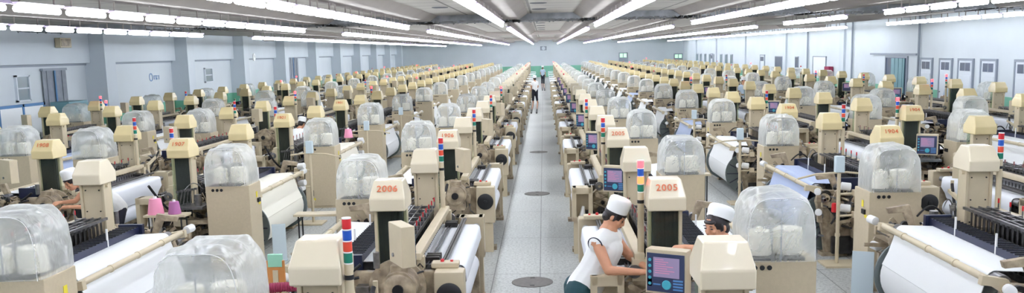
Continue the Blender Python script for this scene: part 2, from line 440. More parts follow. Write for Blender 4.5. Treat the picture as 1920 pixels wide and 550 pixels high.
def framed(name, lab, cat, x, y0, y1, z0, z1, m, fm=FRAMEG, d=.06, nm='board_panel'):
    s = -1 if x > 0 else 1
    e = tag(empty(name, (x, (y0 + y1) / 2, z0)), lab, cat); h = (y1 - y0) / 2; H = z1 - z0
    def X(a, b): return (min(s * a, s * b), max(s * a, s * b))
    mb = MB()
    for yy0, yy1, zz0, zz1 in ((-h, -h + .05, 0, H), (h - .05, h, 0, H), (-h, h, 0, .05), (-h, h, H - .05, H)): mb.box(*X(0, d), yy0, yy1, zz0, zz1)
    mb.build('frame', fm, e); MB().box(*X(.005, d * .5), -h + .04, h - .04, .04, H - .04).build(nm, m, e)
    if nm == 'pane': MB().box(*X(.01, d * .8), -h + .04, h - .04, H / 2 - .02, H / 2 + .02).build('sash_bar', fm, e)
    return e
framed('notice_board', 'white notice board on the right wall beside the red fire box', 'notice board', XR, 51.7, 54.2, 1.25, 2.3, BOARD)
e = tag(empty('fire_box', (XR - .16, 50.8, 1.1)), 'dark red fire box on the right wall beside the notice board', 'fire box')
MB().box(-.12, .12, -.4, .4, 0, .65, bev=.01).build('box_body', CRIM, e); MB().box(-.135, -.12, -.32, .32, .06, .58).build('box_door', CRIM, e)
e = tag(empty('fire_box', (XL + .15, 55, 1.0)), 'dark red fire box low on the left wall between far pilasters', 'fire box')
MB().box(-.15, .15, -.35, .35, 0, .6, bev=.01).build('box_body', CRIM, e); MB().box(.15, .165, -.28, .28, .06, .54).build('box_door', CRIM, e)
wn = 1
for y in (77.5, 79.8, 82.0, 85, 87.5, 90, 92.6, 94.6):
    e = struct(empty('window_%d' % wn, (XR, y, 1.5))); wn += 1
    MB().box(-.05, 0, -.45, .45, 0, .8).build('window_frame', FRAMEG, e); MB().box(-.06, -.05, -.38, .38, .06, .74).build('window_pane', PANEL_, e)
for (y0, y1) in ((61, 63), (57.3, 58)):
    e = struct(empty('window_%d' % wn, (XR, (y0 + y1) / 2, 1.3))); wn += 1; h = (y1 - y0) / 2
    MB().box(-.05, 0, -h, h, 0, .95).build('window_frame', FRAMEG, e); MB().box(-.06, -.05, -h + .06, h - .06, .06, .9).build('window_pane', PANE, e)
for i, (X0, X1, z0, z1) in enumerate(((8.5, 9.5, 1.5, 2.55), (14.7, 15.7, 1.3, 2.3))):
    e = struct(empty('window_%d' % wn, ((X0 + X1) / 2, YF, z0))); wn += 1; h = (X1 - X0) / 2
    MB().box(-h, h, -.06, 0, 0, z1 - z0).build('window_frame', FRAMEG, e)
    MB().box(-h + .12, -.05, -.08, -.06, .5, z1 - z0 - .12).box(.05, h - .12, -.08, -.06, .5, z1 - z0 - .12).build('window_pane', EXITM, e)
e = tag(empty('exhaust_fan', (0, YF, 3.0)), 'square grey exhaust fan in the middle of the far wall', 'fan')
MB().box(-.36, .36, -.06, 0, 0, .46).build('frame', FRAMEG, e)
mb = MB().lathe([(.2, 0), (.2, .02), (.17, .02)], (0, -.06, .23), (0, -1, 0), 20)
mb.box(-.19, .19, -.085, -.075, .21, .25).box(-.02, .02, -.085, -.075, .05, .42).build('grille', WALLP, e)
# left wall: window, curtained doorways, far windows
framed('wall_window', 'small grey two-pane window on the left wall beside the strip curtain', 'window', XL, 27.35, 28.1, 1.8, 2.62, PANEL_, DOORW, .08, 'pane')
framed('wall_window', 'small grey window on the left wall beyond the second pilaster', 'window', XL, 43.0, 44.0, 1.85, 2.55, PANEL_, DOORW, .08, 'pane')
def strips(lab, y0, y1, z1):
    e = tag(empty('strip_curtain', (XL + .04, (y0 + y1) / 2, 0)), lab, 'curtain'); h = (y1 - y0) / 2
    MB().box(0, .08, -h - .05, h + .05, z1, z1 + .08).build('curtain_rail', FRAMEG, e)
    n = max(3, int((y1 - y0) / .2)); mb = MB()
    for k in range(n):
        a = -h + (y1 - y0) * k / n
        mb.box(.01 + .02 * (k % 2), .025 + .02 * (k % 2), a, a + (y1 - y0) / n * 1.1, 0, z1)
    mb.build('curtain_strip', CURT, e)['kind'] = 'stuff'
    MB().box(.05, .07, -.04, .04, 0, z1).build('centre_post', BLUEF, e)
strips('grey strip curtain doorway on the left wall beside the two-pane window', 28.85, 30.25, 2.72)
strips('grey strip curtain doorway between far pilasters of the left wall', 57.2, 59.6, 2.9)
e = tag(empty('partition_screen', (-15.2, 25.9, 0)), 'white partition screen with blue frame at the left edge near the wall', 'screen')
MB().box(-.03, .03, -1.2, 1.2, .1, 1.72).build('screen_panel', BOARD, e)
mb = MB()
for y in (-1.2, 0, 1.12): mb.box(-.05, .05, y, y + .08, 0, 1.8)
mb.box(-.05, .05, -1.2, 1.2, 1.72, 1.8).build('frame', BLUEF, e)
for i, (X, Y, w_, h_) in enumerate(((-15.2, 28.6, 1.2, 1.75), (-14.5, 27.6, .7, 1.15))):
    e = tag(empty('electrical_cabinet', (X, Y, 0)), ['grey teal electrical cabinet against the left wall below the strip curtain', 'smaller grey teal cabinet standing in front of the taller one at left'][i], 'cabinet')
    MB().box(-.3, .3, -w_ / 2, w_ / 2, .06, h_, bev=.015).build('cabinet_body', CABT, e)
    MB().box(.3, .32, -w_ / 2 + .04, -.01, .12, h_ - .06).build('door', CABT, e); MB().box(.3, .32, .01, w_ / 2 - .04, .12, h_ - .06).build('door', CABT, e)
    MB().box(-.32, .32, -w_ / 2 - .01, w_ / 2 + .01, 0, .06).build('plinth', FRAMEG, e)
e = tag(empty('wall_clock', (XL + .79, 48.2, 3.0)), 'small round white clock on a far left pilaster', 'clock')
MB().lathe([(.2, 0), (.2, .04), (.17, .05)], (0, 0, 0), (1, 0, 0), 24).build('clock_case', WHITEP, e); MB().lathe([(.165, .05), (.165, .055)], (0, 0, 0), (1, 0, 0), 24).build('clock_face', BOARD, e); MB().box(.056, .06, -.01, .01, 0, .12).box(.056, .06, 0, .1, -.01, .01).build('clock_hand', BLACK, e)
e = tag(empty('loudspeaker', (XL + .3, 29.8, 3.62)), 'small beige loudspeaker high on the left wall above the strip curtain', 'loudspeaker')
MB().box(-.05, .14, -.35, .35, -.16, .16, bev=.015).build('speaker_box', BEIGE, e); MB().box(.14, .15, -.3, .3, -.12, .12).build('speaker_grille', DARKBEIGE, e)
# small blue ring logo with marks on the left wall
mb = MB().lathe([(.17, 0), (.17, .012), (.125, .012), (.125, 0)], (XL + .005, 37.1, 2.28), (1, 0, 0), 24, caps=False)
for k, (a, b, c_, dd) in enumerate(((.28, .34, -.08, .08), (.28, .42, .06, .09), (.46, .5, -.09, .09), (.54, .6, -.09, .0), (.54, .68, .04, .08), (.74, .79, -.09, .09))):
    mb.box(XL + .004, XL + .018, 37.1 + a, 37.1 + b, 2.26 + c_, 2.26 + dd)
tag(mb.build('wall_logo', mat('faded_blue_paint', (130, 160, 200), .6)), 'small blue ring logo and characters painted on the left wall', 'logo')
# manhole covers
for (X, Y, l) in ((-.2, 11.55, 'round dark iron floor cover nearest in the central aisle'), (-.19, 18.95, 'round dark iron floor cover further up the central aisle, second'), (-.2, 26.9, 'round iron floor cover third up the central aisle')):
    e = tag(empty('manhole_cover', (X, Y, 0)), l, 'manhole cover', 'round floor covers in the aisle')
    MB().lathe([(.27, 0), (.27, .006), (.25, .008)], (0, 0, 0), (0, 0, 1), 32).build('cover_plate', IRON, e)
    MB().box(-.03, .03, .18, .2, .007, .012).box(-.03, .03, -.2, -.18, .007, .012).build('lifting_slot', BLACK, e)

# ------------------------------------------------------------------ the loom (local frame: -x cloth side, +x warp beam side, y along the width)
TY = 1.3
loom = {}                                                # part name list: (name, mesh, [(subname, mesh)])
def head_mesh():
    m = MB(); m.prism([(-.2, 0), (.2, 0), (.205, .12), (.105, .275), (-.105, .275), (-.205, .12)], 'x', -.165, .165, bev=.014, seg=3)
    for v in m.bm.verts:
        t = max(0, v.co.z - .12) / .16; v.co.x *= 1 - .2 * t
    return m.mesh('head_cover', HEADP, 50)
def tower_mesh(s):           # s=+1: outer side towards +y
    m = MB()
    m.box(-.115, .115, s * -.08, s * -.03, .62, 1.6, bev=.008)                    # inner beige plate
    m.box(.115, .145, s * -.1, s * .1, .62, 1.6, bev=.006); m.box(-.145, -.115, s * -.1, s * .0, .62, 1.6, bev=.006)
    m.box(-.17, .17, -.15, .15, .56, .66, bev=.015)
    m.mi = 1
    for x in (-.08, .08):
        for z in (.75, 1.0, 1.25, 1.5): m.cyl((x, s * -.08, z), (x, s * -.09, z), .008, n=8)
    m.mi = 0
    m.cyl((.14, s * -.04, 1.55), (.175, s * -.04, 1.55), .02)
    return m.mesh('tower', [BEIGE, BLACK])
def cord_mesh(s):
    m = MB(); m.box(-.115, .115, s * .0, s * .05, .67, 1.58)
    for k in range(16):
        x = -.105 + .014 * k; m.mi = k % 5 == 2; m.cyl((x, s * .055, .68), (x * .9, s * .055, 1.58), .0035, n=5)
    return m.mesh('harness_cords', [CORD, DSTEEL])
def clear_mesh(s):
    m = MB(); m.box(-.15, .15, s * .085, s * .09, .67, 1.575); m.box(-.15, -.145, s * -.02, s * .085, .67, 1.575)
    return m.mesh('clear_cover', CLEAR)
def side_frame_mesh(s):
    m = MB(); y0, y1 = s * 1.17, s * 1.27
    m.prism([(-.62, 0), (-.42, 0), (-.36, .3), (.5, .3), (.56, 0), (.8, 0), (.86, .5), (.95, .78), (.9, .95), (.62, .93), (.5, .78), (.2, .8), (.1, .95), (-.3, .95), (-.42, .82), (-.62, .78)], 'y', y0, y1, bev=.012)
    for (a, b, c_, dd) in ((-.3, .0, .4, .62), (.1, .4, .42, .66), (.52, .75, .45, .7)): m.box(a, b, y1, y1 + s * .03, c_, dd, bev=.01)
    for x, z, r in ((-.1, .75, .06), (.35, .74, .05), (.68, .82, .06), (-.5, .6, .05)): m.cyl((x, y1, z), (x, y1 + s * .04, z), r)
    m.box(-.68, -.36, s * 1.12, s * 1.32, -.0, .05); m.box(.5, .86, s * 1.12, s * 1.32, 0, .05)
    return m.mesh('side_frame', DARKBEIGE)
HEAD = head_mesh()
HEAD2 = HEAD.copy(); HEAD2.materials[0] = mat('aged_yellow_head_paint', (222, 204, 154), .38, noise=.06, nscale=4, coat=.2)
def cl(*a): return a
def gear(m, o, ax, r, t, teeth=0):
    m.lathe([(r * .35, 0), (r * .35, t * 1.6), (r * .5, t * 1.6), (r * .5, t), (r, t), (r, 0)], o, ax, 24)
parts = []
for s in (-1, 1):
    parts.append(('side_frame', side_frame_mesh(s), [], 2))
    parts.append(('tower', tower_mesh(s), [('harness_cords', cord_mesh(s)), ('clear_cover', clear_mesh(s))], 2))
m = MB()
m.box(-.3, -.15, -1.17, 1.17, .2, .32).box(.35, .5, -1.17, 1.17, .15, .3).cyl((.1, -1.17, .55), (.1, 1.17, .55), .05)
parts.append(('cross_beam', m.mesh('cross_beam', DARKBEIGE), [], 1))
m = MB().box(-.27, -.17, -1.28, 1.35, 1.08, 1.15, bev=.012).box(-.29, -.15, -1.3, -1.2, .9, 1.1).box(-.29, -.15, 1.2, 1.3, .9, 1.1)
parts.append(('front_rail', m.mesh('front_rail', BEIGE), [], 2))
m = MB()
for k in range(6):
    x = -.1 + k * .045; z = 1.0 + (.06 if k % 2 else 0)
    m.box(x, x + .012, -1.1, 1.1, z + .1, z + .14); m.box(x, x + .012, -1.1, 1.1, z - .4, z - .36)
    for j in range(23): y = -1.08 + j * .098; m.mi = 1; m.box(x + .003, x + .008, y, y + .035, z - .37, z + .1); m.mi = 0
parts.append(('heald_frame', m.mesh('heald_frame', [STEEL, DSTEEL]), [], 1))
m = MB()
for k in range(9):
    y = -1.0 + .25 * k; m.box(-.12, .17, y, y + .02, 1.17, 1.2); m.cyl((-.12, y, 1.18), (-.12, y, 1.3), .008, n=6); m.mi = 1; m.box(-.125, -.112, y - .006, y + .01, 1.25, 1.3); m.mi = 0
m.box(.16, .19, -1.15, 1.15, 1.16, 1.19)
parts.append(('heald_guide', m.mesh('heald_guide', [STEEL, REDP]), [], 0))
m = MB().box(-.2, -.16, -1.1, 1.1, .86, 1.04).box(-.24, -.14, -1.12, 1.12, .78, .87)
for k in range(24): m.mi = 1; m.box(-.205, -.2, -1.08 + .092 * k, -1.06 + .092 * k, .88, 1.02); m.mi = 0
parts.append(('reed', m.mesh('reed', [STEEL, DSTEEL]), [], 1))
# dropper bank
m = MB().box(.34, .56, -1.12, 1.12, .97, .985); m.mi = 0
for k in range(5): x = .34 + .045 * k; m.box(x, x + .04, -1.12, 1.12, .985, 1.075)
m.mi = 1
for k in range(30): y = -1.1 + .075 * k; m.box(.34, .56, y, y + .012, 1.07, 1.085)
m.mi = 2
for y in (-.5, .35): m.box(.55, .565, y, y + .02, 1.0, 1.2)
for s in (-1, 1): m.mi = 0; m.box(.32, .6, s * 1.12, s * 1.18, .9, 1.1)
parts.append(('dropper_bank', m.mesh('dropper_bank', [NAVY, BLACK, WHITEP]), [], 2))
# warp sheet
def warp_sheet(mt):
    prof = [(.18, 1.0), (.3, 1.0), (.56, .995), (.8, 1.005)]
    for a in range(0, 8): t = math.radians(90 - a * 13.5); prof.append((.88 + .075 * math.cos(t), .935 + .075 * math.sin(t)))
    prof += [(1.02, .72), (1.085, .58)]
    for a in range(0, 7): t = math.radians(20 - a * 10); prof.append((.74 + .36 * math.cos(t), .45 + .36 * math.sin(t)))
    return MB().sheet(prof, -1.03, 1.03, -.006).mesh('warp_sheet', mt)
WS = {k: warp_sheet(v) for k, v in dict(w=YARN, b=YARNB, c=YARNC).items()}
def yarn_roll(mt):
    return MB().lathe([(.34, -1.06), (.355, -1.05), (.355, 1.05), (.34, 1.06)], (.74, 0, .45), (0, 1, 0), 40).mesh('warp_beam', mt)
WB = {k: yarn_roll(v) for k, v in dict(w=YARN, b=YARNB, c=YARNC).items()}
def flange(s):
    m = MB(); m.lathe([(.41, 0), (.41, s * .03), (.37, s * .03), (.37, s * .02), (.12, s * .02), (.12, s * .06), (.05, s * .12), (.04, s * .14)], (.74, s * 1.07, .45), (0, 1, 0), 44)
    m.mi = 1
    for k in range(12):
        a = k * PI / 6; c, sn = math.cos(a), math.sin(a); M = Matrix.Translation((.74, s * 1.09, .45)) @ Matrix.Rotation(-a, 4, 'Y')
        m.box(.12, .38, min(0, s * .018), max(0, s * .018), -.01, .01, M)
    return m.mesh('flange', [FLANGE, FLANGEI])
parts.append(('warp_sheet', WS['w'], [], 3)); parts.append(('warp_beam', WB['w'], [('flange', flange(-1)), ('flange', flange(1))], 3))
m = MB().cyl((1.04, -1.2, .985), (1.04, 1.2, .985), .032)
for y in (-.6, 0, .6): m.cyl((1.04, y, .985), (1.04, y + .03, .985), .038)
for s in (-1, 1): m.prism([(1.0, .93), (1.09, .93), (1.08, 1.02), (.86, .98), (.8, .86), (.88, .84)], 'y', s * 1.15, s * 1.22, bev=.006)
parts.append(('back_bar', m.mesh('back_bar', BEIGE), [], 2))
m = MB().cyl((.88, -1.17, .935), (.88, 1.17, .935), .07, n=20)
parts.append(('back_roller', m.mesh('back_roller', STEEL), [], 1))
# cloth and take up
prof = [(-.19, .965), (-.3, .962), (-.58, .955)]
for a in range(0, 7): t = math.radians(95 + a * 15); prof.append((-.6 + .05 * math.cos(t), .905 + .05 * math.sin(t)))
prof += [(-.66, .8), (-.6, .7), (-.57, .62)]
parts.append(('woven_cloth', MB().sheet(prof[::-1], -1.03, 1.03, -.005).mesh('woven_cloth', CLOTH), [], 3))
parts.append(('cloth_roll', MB().lathe([(.04, -1.15), (.04, -1.05), (.13, -1.04), (.13, 1.04), (.04, 1.05), (.04, 1.15)], (-.5, 0, .48), (0, 1, 0), 28).mesh('cloth_roll', CLOTH), [], 2))
m = MB().cyl((-.6, -1.17, .905), (-.6, 1.17, .905), .043, n=18)
parts.append(('breast_roller', m.mesh('breast_roller', STEEL), [], 1))
m = MB().cyl((-.47, -1.18, 1.0), (-.47, 1.18, 1.0), .014).cyl((-.44, -1.18, 1.0), (-.44, 1.18, 1.0), .014)
m.cyl((-.3, -1.15, .99), (-.3, 1.15, .99), .009).cyl((-.33, -1.15, .985), (-.33, 1.15, .985), .007)
for y in (-.95, -.86, .86, .95, .78): m.box(-.4, -.26, y, y + .05, .97, 1.03, bev=.005)
parts.append(('temple_rod', m.mesh('temple_rod', DSTEEL), [], 2))
# cabinet (moved per column)
m = MB().box(-.31, .31, -.26, .26, .04, 1.23, bev=.012).box(-.29, .29, -.24, .24, 0, .05)
m.mi = 1
for k in range(3): m.cyl((-.2 + .06 * k, -.262, 1.17), (-.2 + .06 * k, -.268, 1.17), .021, n=12)
for k in range(3): m.cyl((.2 - .06 * k, .262, 1.17), (.2 - .06 * k, .268, 1.17), .021, n=12)
m.mi = 0
CAB = m.mesh('cabinet', [CABP, BLACK])
m = MB().box(.312, .316, .02, .08, 1.02, 1.1).box(-.18, -.12, -.264, -.261, .16, .2).box(.312, .316, .12, .2, .9, .94)
STK = m.mesh('warning_sticker', YELLOW)
SW = MB().box(.31, .335, .06, .16, 1.1 - .16, 1.2 - .22 + .02, bev=.004).box(-.175, -.15, -.275, -.261, .24, .36, bev=.003).box(-.335, -.31, .06, .16, 1.02, 1.08, bev=.004).mesh('switch', BLACK)
# control panel
m = MB().box(-.17, .17, -.06, .06, -.2, .16, bev=.008); m.mi = 1; m.cyl((.06, .06, 0 - .12), (.06, .07, -.12), .018)
PAN = m.mesh('control_panel', [BEIGE, STEEL])
BEZ = MB().box(-.155, .155, -.066, -.06, -.18, .13).mesh('bezel', BEZEL)
m = MB().box(-.1, .115, -.07, -.066, -.06, .1); m.mi = 1
for k in range(7): m.box(-.085, -.085 + [.07, .11, .09, .15, .1, .16, .12][k], -.0712, -.07, .08 - .018 * k, .085 - .018 * k)
SCR = m.mesh('screen', [SCREEN, SCRTXT])
m = MB()
for k in range(5): m.lathe([(.014, 0), (.012, .006)], (-.13, -.066, .075 - .048 * k), (0, -1, 0), 12)
m.lathe([(.04, 0), (.034, .008)], (.01, -.066, -.12), (0, -1, 0), 20)
m.mi = 1
for k in range(4): m.box(.065, .145, -.072, -.066, -.085 - .024 * k, -.072 - .024 * k)
m.box(-.1, -.04, -.072, -.066, -.125, -.115)
m.mi = 2; m.box(-.148, -.112, -.067, -.0655, -.14, .095).box(-.148, .148, -.067, -.0655, -.165, -.075)
KEY = m.mesh('keypad', [CYAN, KEYB, BEZEL])
m = MB().box(-.02, .02, 0, .5, -.02, .02, Matrix.Translation((-.12, -2.2, 1.2)) @ Matrix.Rotation(math.radians(-15), 4, 'X')).box(-.15, -.09, -1.76, -1.68, .5, 1.1).cyl((-.16, -2.22, 1.2), (-.16, -2.22, 1.32), .02)
m.box(-.22, .05, -1.85, -1.25, .4, .55)
ARM = m.mesh('panel_arm', BEIGE)
# signal light
def lens(z, mt): return MB().lathe([(.026, z), (.029, z + .005), (.029, z + .062), (.026, z + .067)], (0, 0, 0), (0, 0, 1), 16).mesh('signal_lens', mt)
POLE = MB()
POLE.lathe([(.03, .6), (.03, 1.5), (.034, 1.51), (.03, 1.54), (.028, 1.7)], (0, 0, 0), (0, 0, 1), 16).box(-.05, .05, -.06, .15, .56, .64)
POLE.mi = 1
for k in range(5): POLE.lathe([(.03, 1.7 + .072 * k), (.03, 1.708 + .072 * k)], (0, 0, 0), (0, 0, 1), 16)
POLE.mi = 2; POLE.lathe([(.0315, 1.60), (.0315, 1.63)], (0, 0, 0), (0, 0, 1), 16)
POLE = POLE.mesh('signal_light', [BEIGE, WHITEP, BLACK])
LENS = [lens(1.707, GREENL), lens(1.779, ORANGEP), lens(1.851, BLUEL), lens(1.923, REDP)]
LITTOP, LITLOW = lens(1.923, REDLIT), lens(1.779, AMBERLIT)
# drive end (+y)
m = MB()
fins = [(.05, 0), (.14, 0)]
for k in range(9): fins += [(.155, .02 + k * .03), (.155, .035 + k * .03), (.135, .036 + k * .03), (.135, .05 + k * .03)]
fins += [(.12, .3), (.05, .31)]
m.lathe(fins, (-.12, 1.5, .92), (0, 1, 0), 28); m.box(-.25, .0, 1.5, 1.75, .7, .8); m.mi = 1; m.cyl((-.12, 1.8, .92), (-.12, 1.84, .92), .05); m.mi = 0
m.box(-.2, -.04, 1.55, 1.72, 1.05, 1.12, bev=.01)
parts.append(('drive_motor', m.mesh('drive_motor', [DARKBEIGE, BLACK]), [], 2))
m = MB().lathe([(.26, 0), (.27, .02), (.27, .06), (.2, .08), (.08, .09)], (-.05, 1.36, .84), (0, 1, 0), 36).lathe([(.13, 0), (.13, .08), (.1, .1)], (.36, 1.3, .72), (0, 1, 0), 28)
m.box(-.4, .4, 1.27, 1.36, .5, .98, bev=.02)
for k in range(8): a = k * PI / 4; m.cyl((-.05 + .23 * math.cos(a), 1.42, .84 + .23 * math.sin(a)), (-.05 + .23 * math.cos(a), 1.445, .84 + .23 * math.sin(a)), .015, n=8)
parts.append(('gear_cover', m.mesh('gear_cover', DARKBEIGE), [], 2))
m = MB(); gear(m, (.55, 1.3, .62), (0, 1, 0), .16, .05); gear(m, (.3, 1.42, .5), (0, 1, 0), .1, .04); gear(m, (.82, 1.28, .88), (0, 1, 0), .07, .04); gear(m, (.1, -1.3, .62), (0, -1, 0), .14, .05); gear(m, (.45, -1.3, .8), (0, -1, 0), .09, .05)
gear(m, (-.42, -1.34, .55), (0, -1, 0), .1, .04)
parts.append(('gear_wheel', m.mesh('gear_wheel', DSTEEL), [], 1))
# front corner boxes
m = MB().box(-.68, -.4, 1.3, 1.5, .45, 1.0, bev=.02).box(-.64, -.44, 1.3, 1.46, 0, .45)
parts.append(('take_up_box', m.mesh('take_up_box', BEIGE), [('take_up_disc', MB().lathe([(.12, 0), (.12, .02), (.1, .035), (.03, .035), (.03, .05), (.01, .055)], (-.54, 1.5, .78), (0, 1, 0), 32).mesh('take_up_disc', BLACK))], 2))
m = MB().box(-.68, -.38, -1.5, -1.28, .5, .56).box(-.68, -.38, -1.5, -1.28, .9, 1.0, bev=.015).box(-.68, -.62, -1.5, -1.28, .5, 1.0).box(-.44, -.38, -1.5, -1.28, .5, 1.0).box(-.66, -.4, -1.3, -1.27, .5, 1.0).box(-.66, -.42, -1.45, -1.3, 0, .5)
parts.append(('corner_box', m.mesh('corner_box', BEIGE), [('selvage_bobbin', MB().lathe([(.05, 0), (.02, .14)], (-.53, -1.4, .57), (.1, 0, 1), 14).mesh('selvage_bobbin', WHITEP))], 2))
m = MB().box(-.62, -.36, 1.2, 1.34, 1.0, 1.05, bev=.01)
parts.append(('button_box', m.mesh('button_box', BEIGE), [('push_button', MB().lathe([(.018, 0), (.018, .02), (.012, .026)], (-.46, 1.27, 1.05), (0, 0, 1), 12).lathe([(.014, 0), (.014, .014)], (-.55, 1.27, 1.05), (0, 0, 1), 12).mesh('push_button', REDP))], 1))
# levers, linkages, hoses
rnd = random.Random(3)
for s in (-1, 1):
    m = MB().box(-.35, .86, s * 1.27, s * 1.3, .66, .72).box(-.35, .86, s * 1.27, s * 1.3, .86, .9)
    for k in range(9):
        x = rnd.uniform(-.35, .85); z = rnd.uniform(.45, .95); y = s * rnd.uniform(1.3, 1.55); a = rnd.uniform(-1.2, 1.2); L = rnd.uniform(.15, .35)
        m.box(0, L, -.012, .012, -.022, .022, Matrix.Translation((x, y, z)) @ Matrix.Rotation(a, 4, 'Y')); m.cyl((x, y - .03, z), (x, y + .03, z), .03, n=10)
        m.cyl((x, s * 1.25, z), (x, y, z), .014, n=8)
    m.prism([(.62, .9), (.7, .9), (.78, 1.12), (.95, 1.1), (.97, 1.16), (.72, 1.2)], 'y', s * 1.26, s * 1.32, bev=.006)
    parts.append(('linkage', m.mesh('linkage', DARKBEIGE), [], 1))
m = MB()
m.box(.1, .75, -1.6, -1.45, .62, .68).box(.1, .16, -1.6, -1.5, 0, .65).box(.45, .5, 1.42, 1.6, .3, .95).box(.6, .9, 1.35, 1.42, .72, .8)
parts.append(('bracket', m.mesh('bracket', DARKBEIGE), [], 1))
m = MB()
def arc(p, q, sag, n=10):
    p, q = Vector(p), Vector(q); return [p.lerp(q, t / n) + Vector((0, 0, -sag * math.sin(PI * t / n))) for t in range(n + 1)]
m.tube(arc((-.15, -2.2, 1.28), (.05, -1.4, .7), .12), .018); m.tube(arc((.5, -1.5, .95), (.1, -1.35, .5), .15), .012); m.tube(arc((.9, 1.3, .9), (.4, 1.5, .6), .2), .014)
m.tube(arc((.3, 1.45, .95), (.8, 1.5, .5), -.12), .014); m.tube(arc((-.3, 1.45, 1.0), (-.1, 1.7, .7), -.1), .01); m.tube(arc((.6, -1.35, 1.05), (.2, -1.5, .95), -.15), .012); m.tube(arc((.75, 1.4, 1.0), (.3, 1.35, 1.05), .1), .016)
parts.append(('hose', m.mesh('hose', RUBBER), [], 1))
m = MB()
for k in range(6):
    y = -1.7 + .06 * k; m.cyl((.05 + .03 * k, y, .9), (.1 + .02 * k, y + .02, 1.12), .006, n=6); m.box(.02 + .03 * k, .06 + .03 * k, y - .02, y + .02, 1.1, 1.13)
m.box(0, .4, -1.75, -1.35, .86, .9); m.tube(arc((.1, -1.6, 1.12), (.3, -1.4, 1.1), -.1), .007, 6); m.cyl((.3, -1.62, .9), (.3, -1.62, 1.06), .05); m.cyl((.12, 1.5, 1.05), (.12, 1.5, 1.2), .03)
parts.append(('weft_insertion_unit', m.mesh('weft_insertion_unit', [STEEL]), [], 1))
for s in (-1, 1):
    rnd = random.Random(20 + s); m = MB(); y0 = s * 1.28
    m.box(-.32, .78, y0, y0 + s * .06, .42, .5)
    for k in range(64):
        x = rnd.uniform(-.36, .92); z = rnd.uniform(.3, 1.04) - (.12 if abs(x) < .2 else 0); L = rnd.uniform(.08, .36) * (1 if z < .85 else .6); q = rnd.random(); m.mi = rnd.choice((0, 0, 0, 1, 2, 2, 3))
        if q < .35: gear(m, (x, y0, z), (0, s, 0), rnd.uniform(.025, .075), L * .55)
        elif q < .6: m.cyl((x, y0, z), (x + rnd.uniform(-.05, .05), y0 + s * L, z + rnd.uniform(-.03, .03)), rnd.uniform(.01, .022), n=8)
        elif q < .8: w_ = rnd.uniform(.03, .08); m.box(x - w_, x + w_, y0, y0 + s * L * .6, z - w_ * .6, z + w_ * .6, bev=.006)
        else: m.tube([(x, y0, z), (x + .03, y0 + s * L * .5, z + .06), (x + rnd.uniform(-.2, .2), y0 + s * L * .8, z - .02), (x + rnd.uniform(-.25, .25), y0 + s * .05, z - .2)], .008, 6)
    for (x, y, z) in ((.98, 1.5, .92), (.95, 1.46, .62)):
        m.mi = 0; m.cyl((.9, s * 1.28, z - .08), (x, s * y, z - .08), .014); m.box(x - .03, x + .03, s * y - .03, s * y + .03, z - .1, z, bev=.006)
        m.mi = 4; m.lathe([(.03, 0), (.048, .01), (.048, .12), (.03, .13)], (x, s * y - .05, z + .04), (.3, s, .1), 16)
    parts.append(('mechanism', m.mesh('mechanism', [DARKBEIGE, DSTEEL, STEEL, BLACK, WHITEP]), [], 2))
m = MB().box(-.5, .4, -1.25, -1.2, .02, .1).box(-.45, .75, 1.33, 1.42, .05, .3, bev=.02).box(.1, .5, 1.42, 1.62, .1, .42, bev=.02)
parts.append(('oil_pan', m.mesh('oil_pan', DSTEEL), [], 1))

def half(me, sg):                                        # the pieces of a part at one end of the loom
    bm = bmesh.new(); bm.from_mesh(me)
    bmesh.ops.delete(bm, geom=[v for v in bm.verts if v.co.y * sg < 0], context='VERTS')
    me2 = bpy.data.meshes.new(me.name); bm.to_mesh(me2); bm.free()
    for m_ in me.materials: me2.materials.append(m_)
    return me2
new = []
for p_ in parts:
    if p_[0] in ('gear_wheel', 'hose', 'oil_pan', 'weft_insertion_unit', 'bracket'):
        for sg in (-1, 1): new.append((p_[0], half(p_[1], sg), [], p_[3]))
    else: new.append(p_)
parts = new
CABX = {('right', 2): .60}
COLS = [  # side, row, tower x, centre y of loom 0, dir, cabinet local y
    ('right', 1, 1.06, 4.12, 1, -1.7), ('left', 1, -1.45, 4.35, -1, -1.7),
    ('right', 2, 4.77, 8.85, -1, -2.25), ('left', 2, -5.31, 9.1, 1, -1.72),
    ('right', 3, 6.68, 7.6, 1, -1.7), ('left', 3, -7.45, 9.35, -1, -1.8),
    ('right', 4, 10.2, 7.9, -1, -1.9), ('left', 4, -11.05, 8.4, 1, -1.72),
    ('right', 5, 12.4, 8.3, 1, -1.7), ('left', 5, -13.0, 8.9, -1, -1.8)]
PITCH = 5.25
NUMS = {('right', 1, 1): '2005', ('right', 1, 2): '2005', ('left', 1, 1): '2006', ('left', 1, 2): '1906', ('left', 2, 1): '1907', ('left', 3, 0): '1900', ('left', 3, 1): '1908', ('left', 2, 2): '1901', ('left', 2, 3): '1901',
        ('right', 2, 1): '1904', ('right', 3, 1): '1904', ('right', 3, 2): '1904', ('right', 2, 2): '1904', ('right', 4, 2): '1905', ('left', 4, 2): '1908'}
LIT = {('right', 1, 1): 2, ('left', 4, 3): 1, ('left', 4, 2): 1, ('left', 5, 3): 1, ('left', 3, 3): 1, ('right', 3, 2): 1, ('right', 4, 3): 1, ('right', 4, 5): 1, ('right', 2, 4): 1, ('left', 2, 4): 1, ('left', 2, 6): 1, ('left', 3, 6): 1, ('right', 1, 8): 1, ('left', 1, 9): 1, ('left', 1, 4): 1, ('right', 5, 4): 1, ('right', 2, 8): 1, ('right', 1, 13): 1, ('left', 1, 12): 1, ('left', 4, 6): 1, ('left', 5, 7): 1, ('left', 4, 9): 1, ('left', 3, 9): 1, ('left', 3, 12): 1, ('left', 2, 11): 1, ('left', 5, 12): 1, ('left', 4, 14): 1}
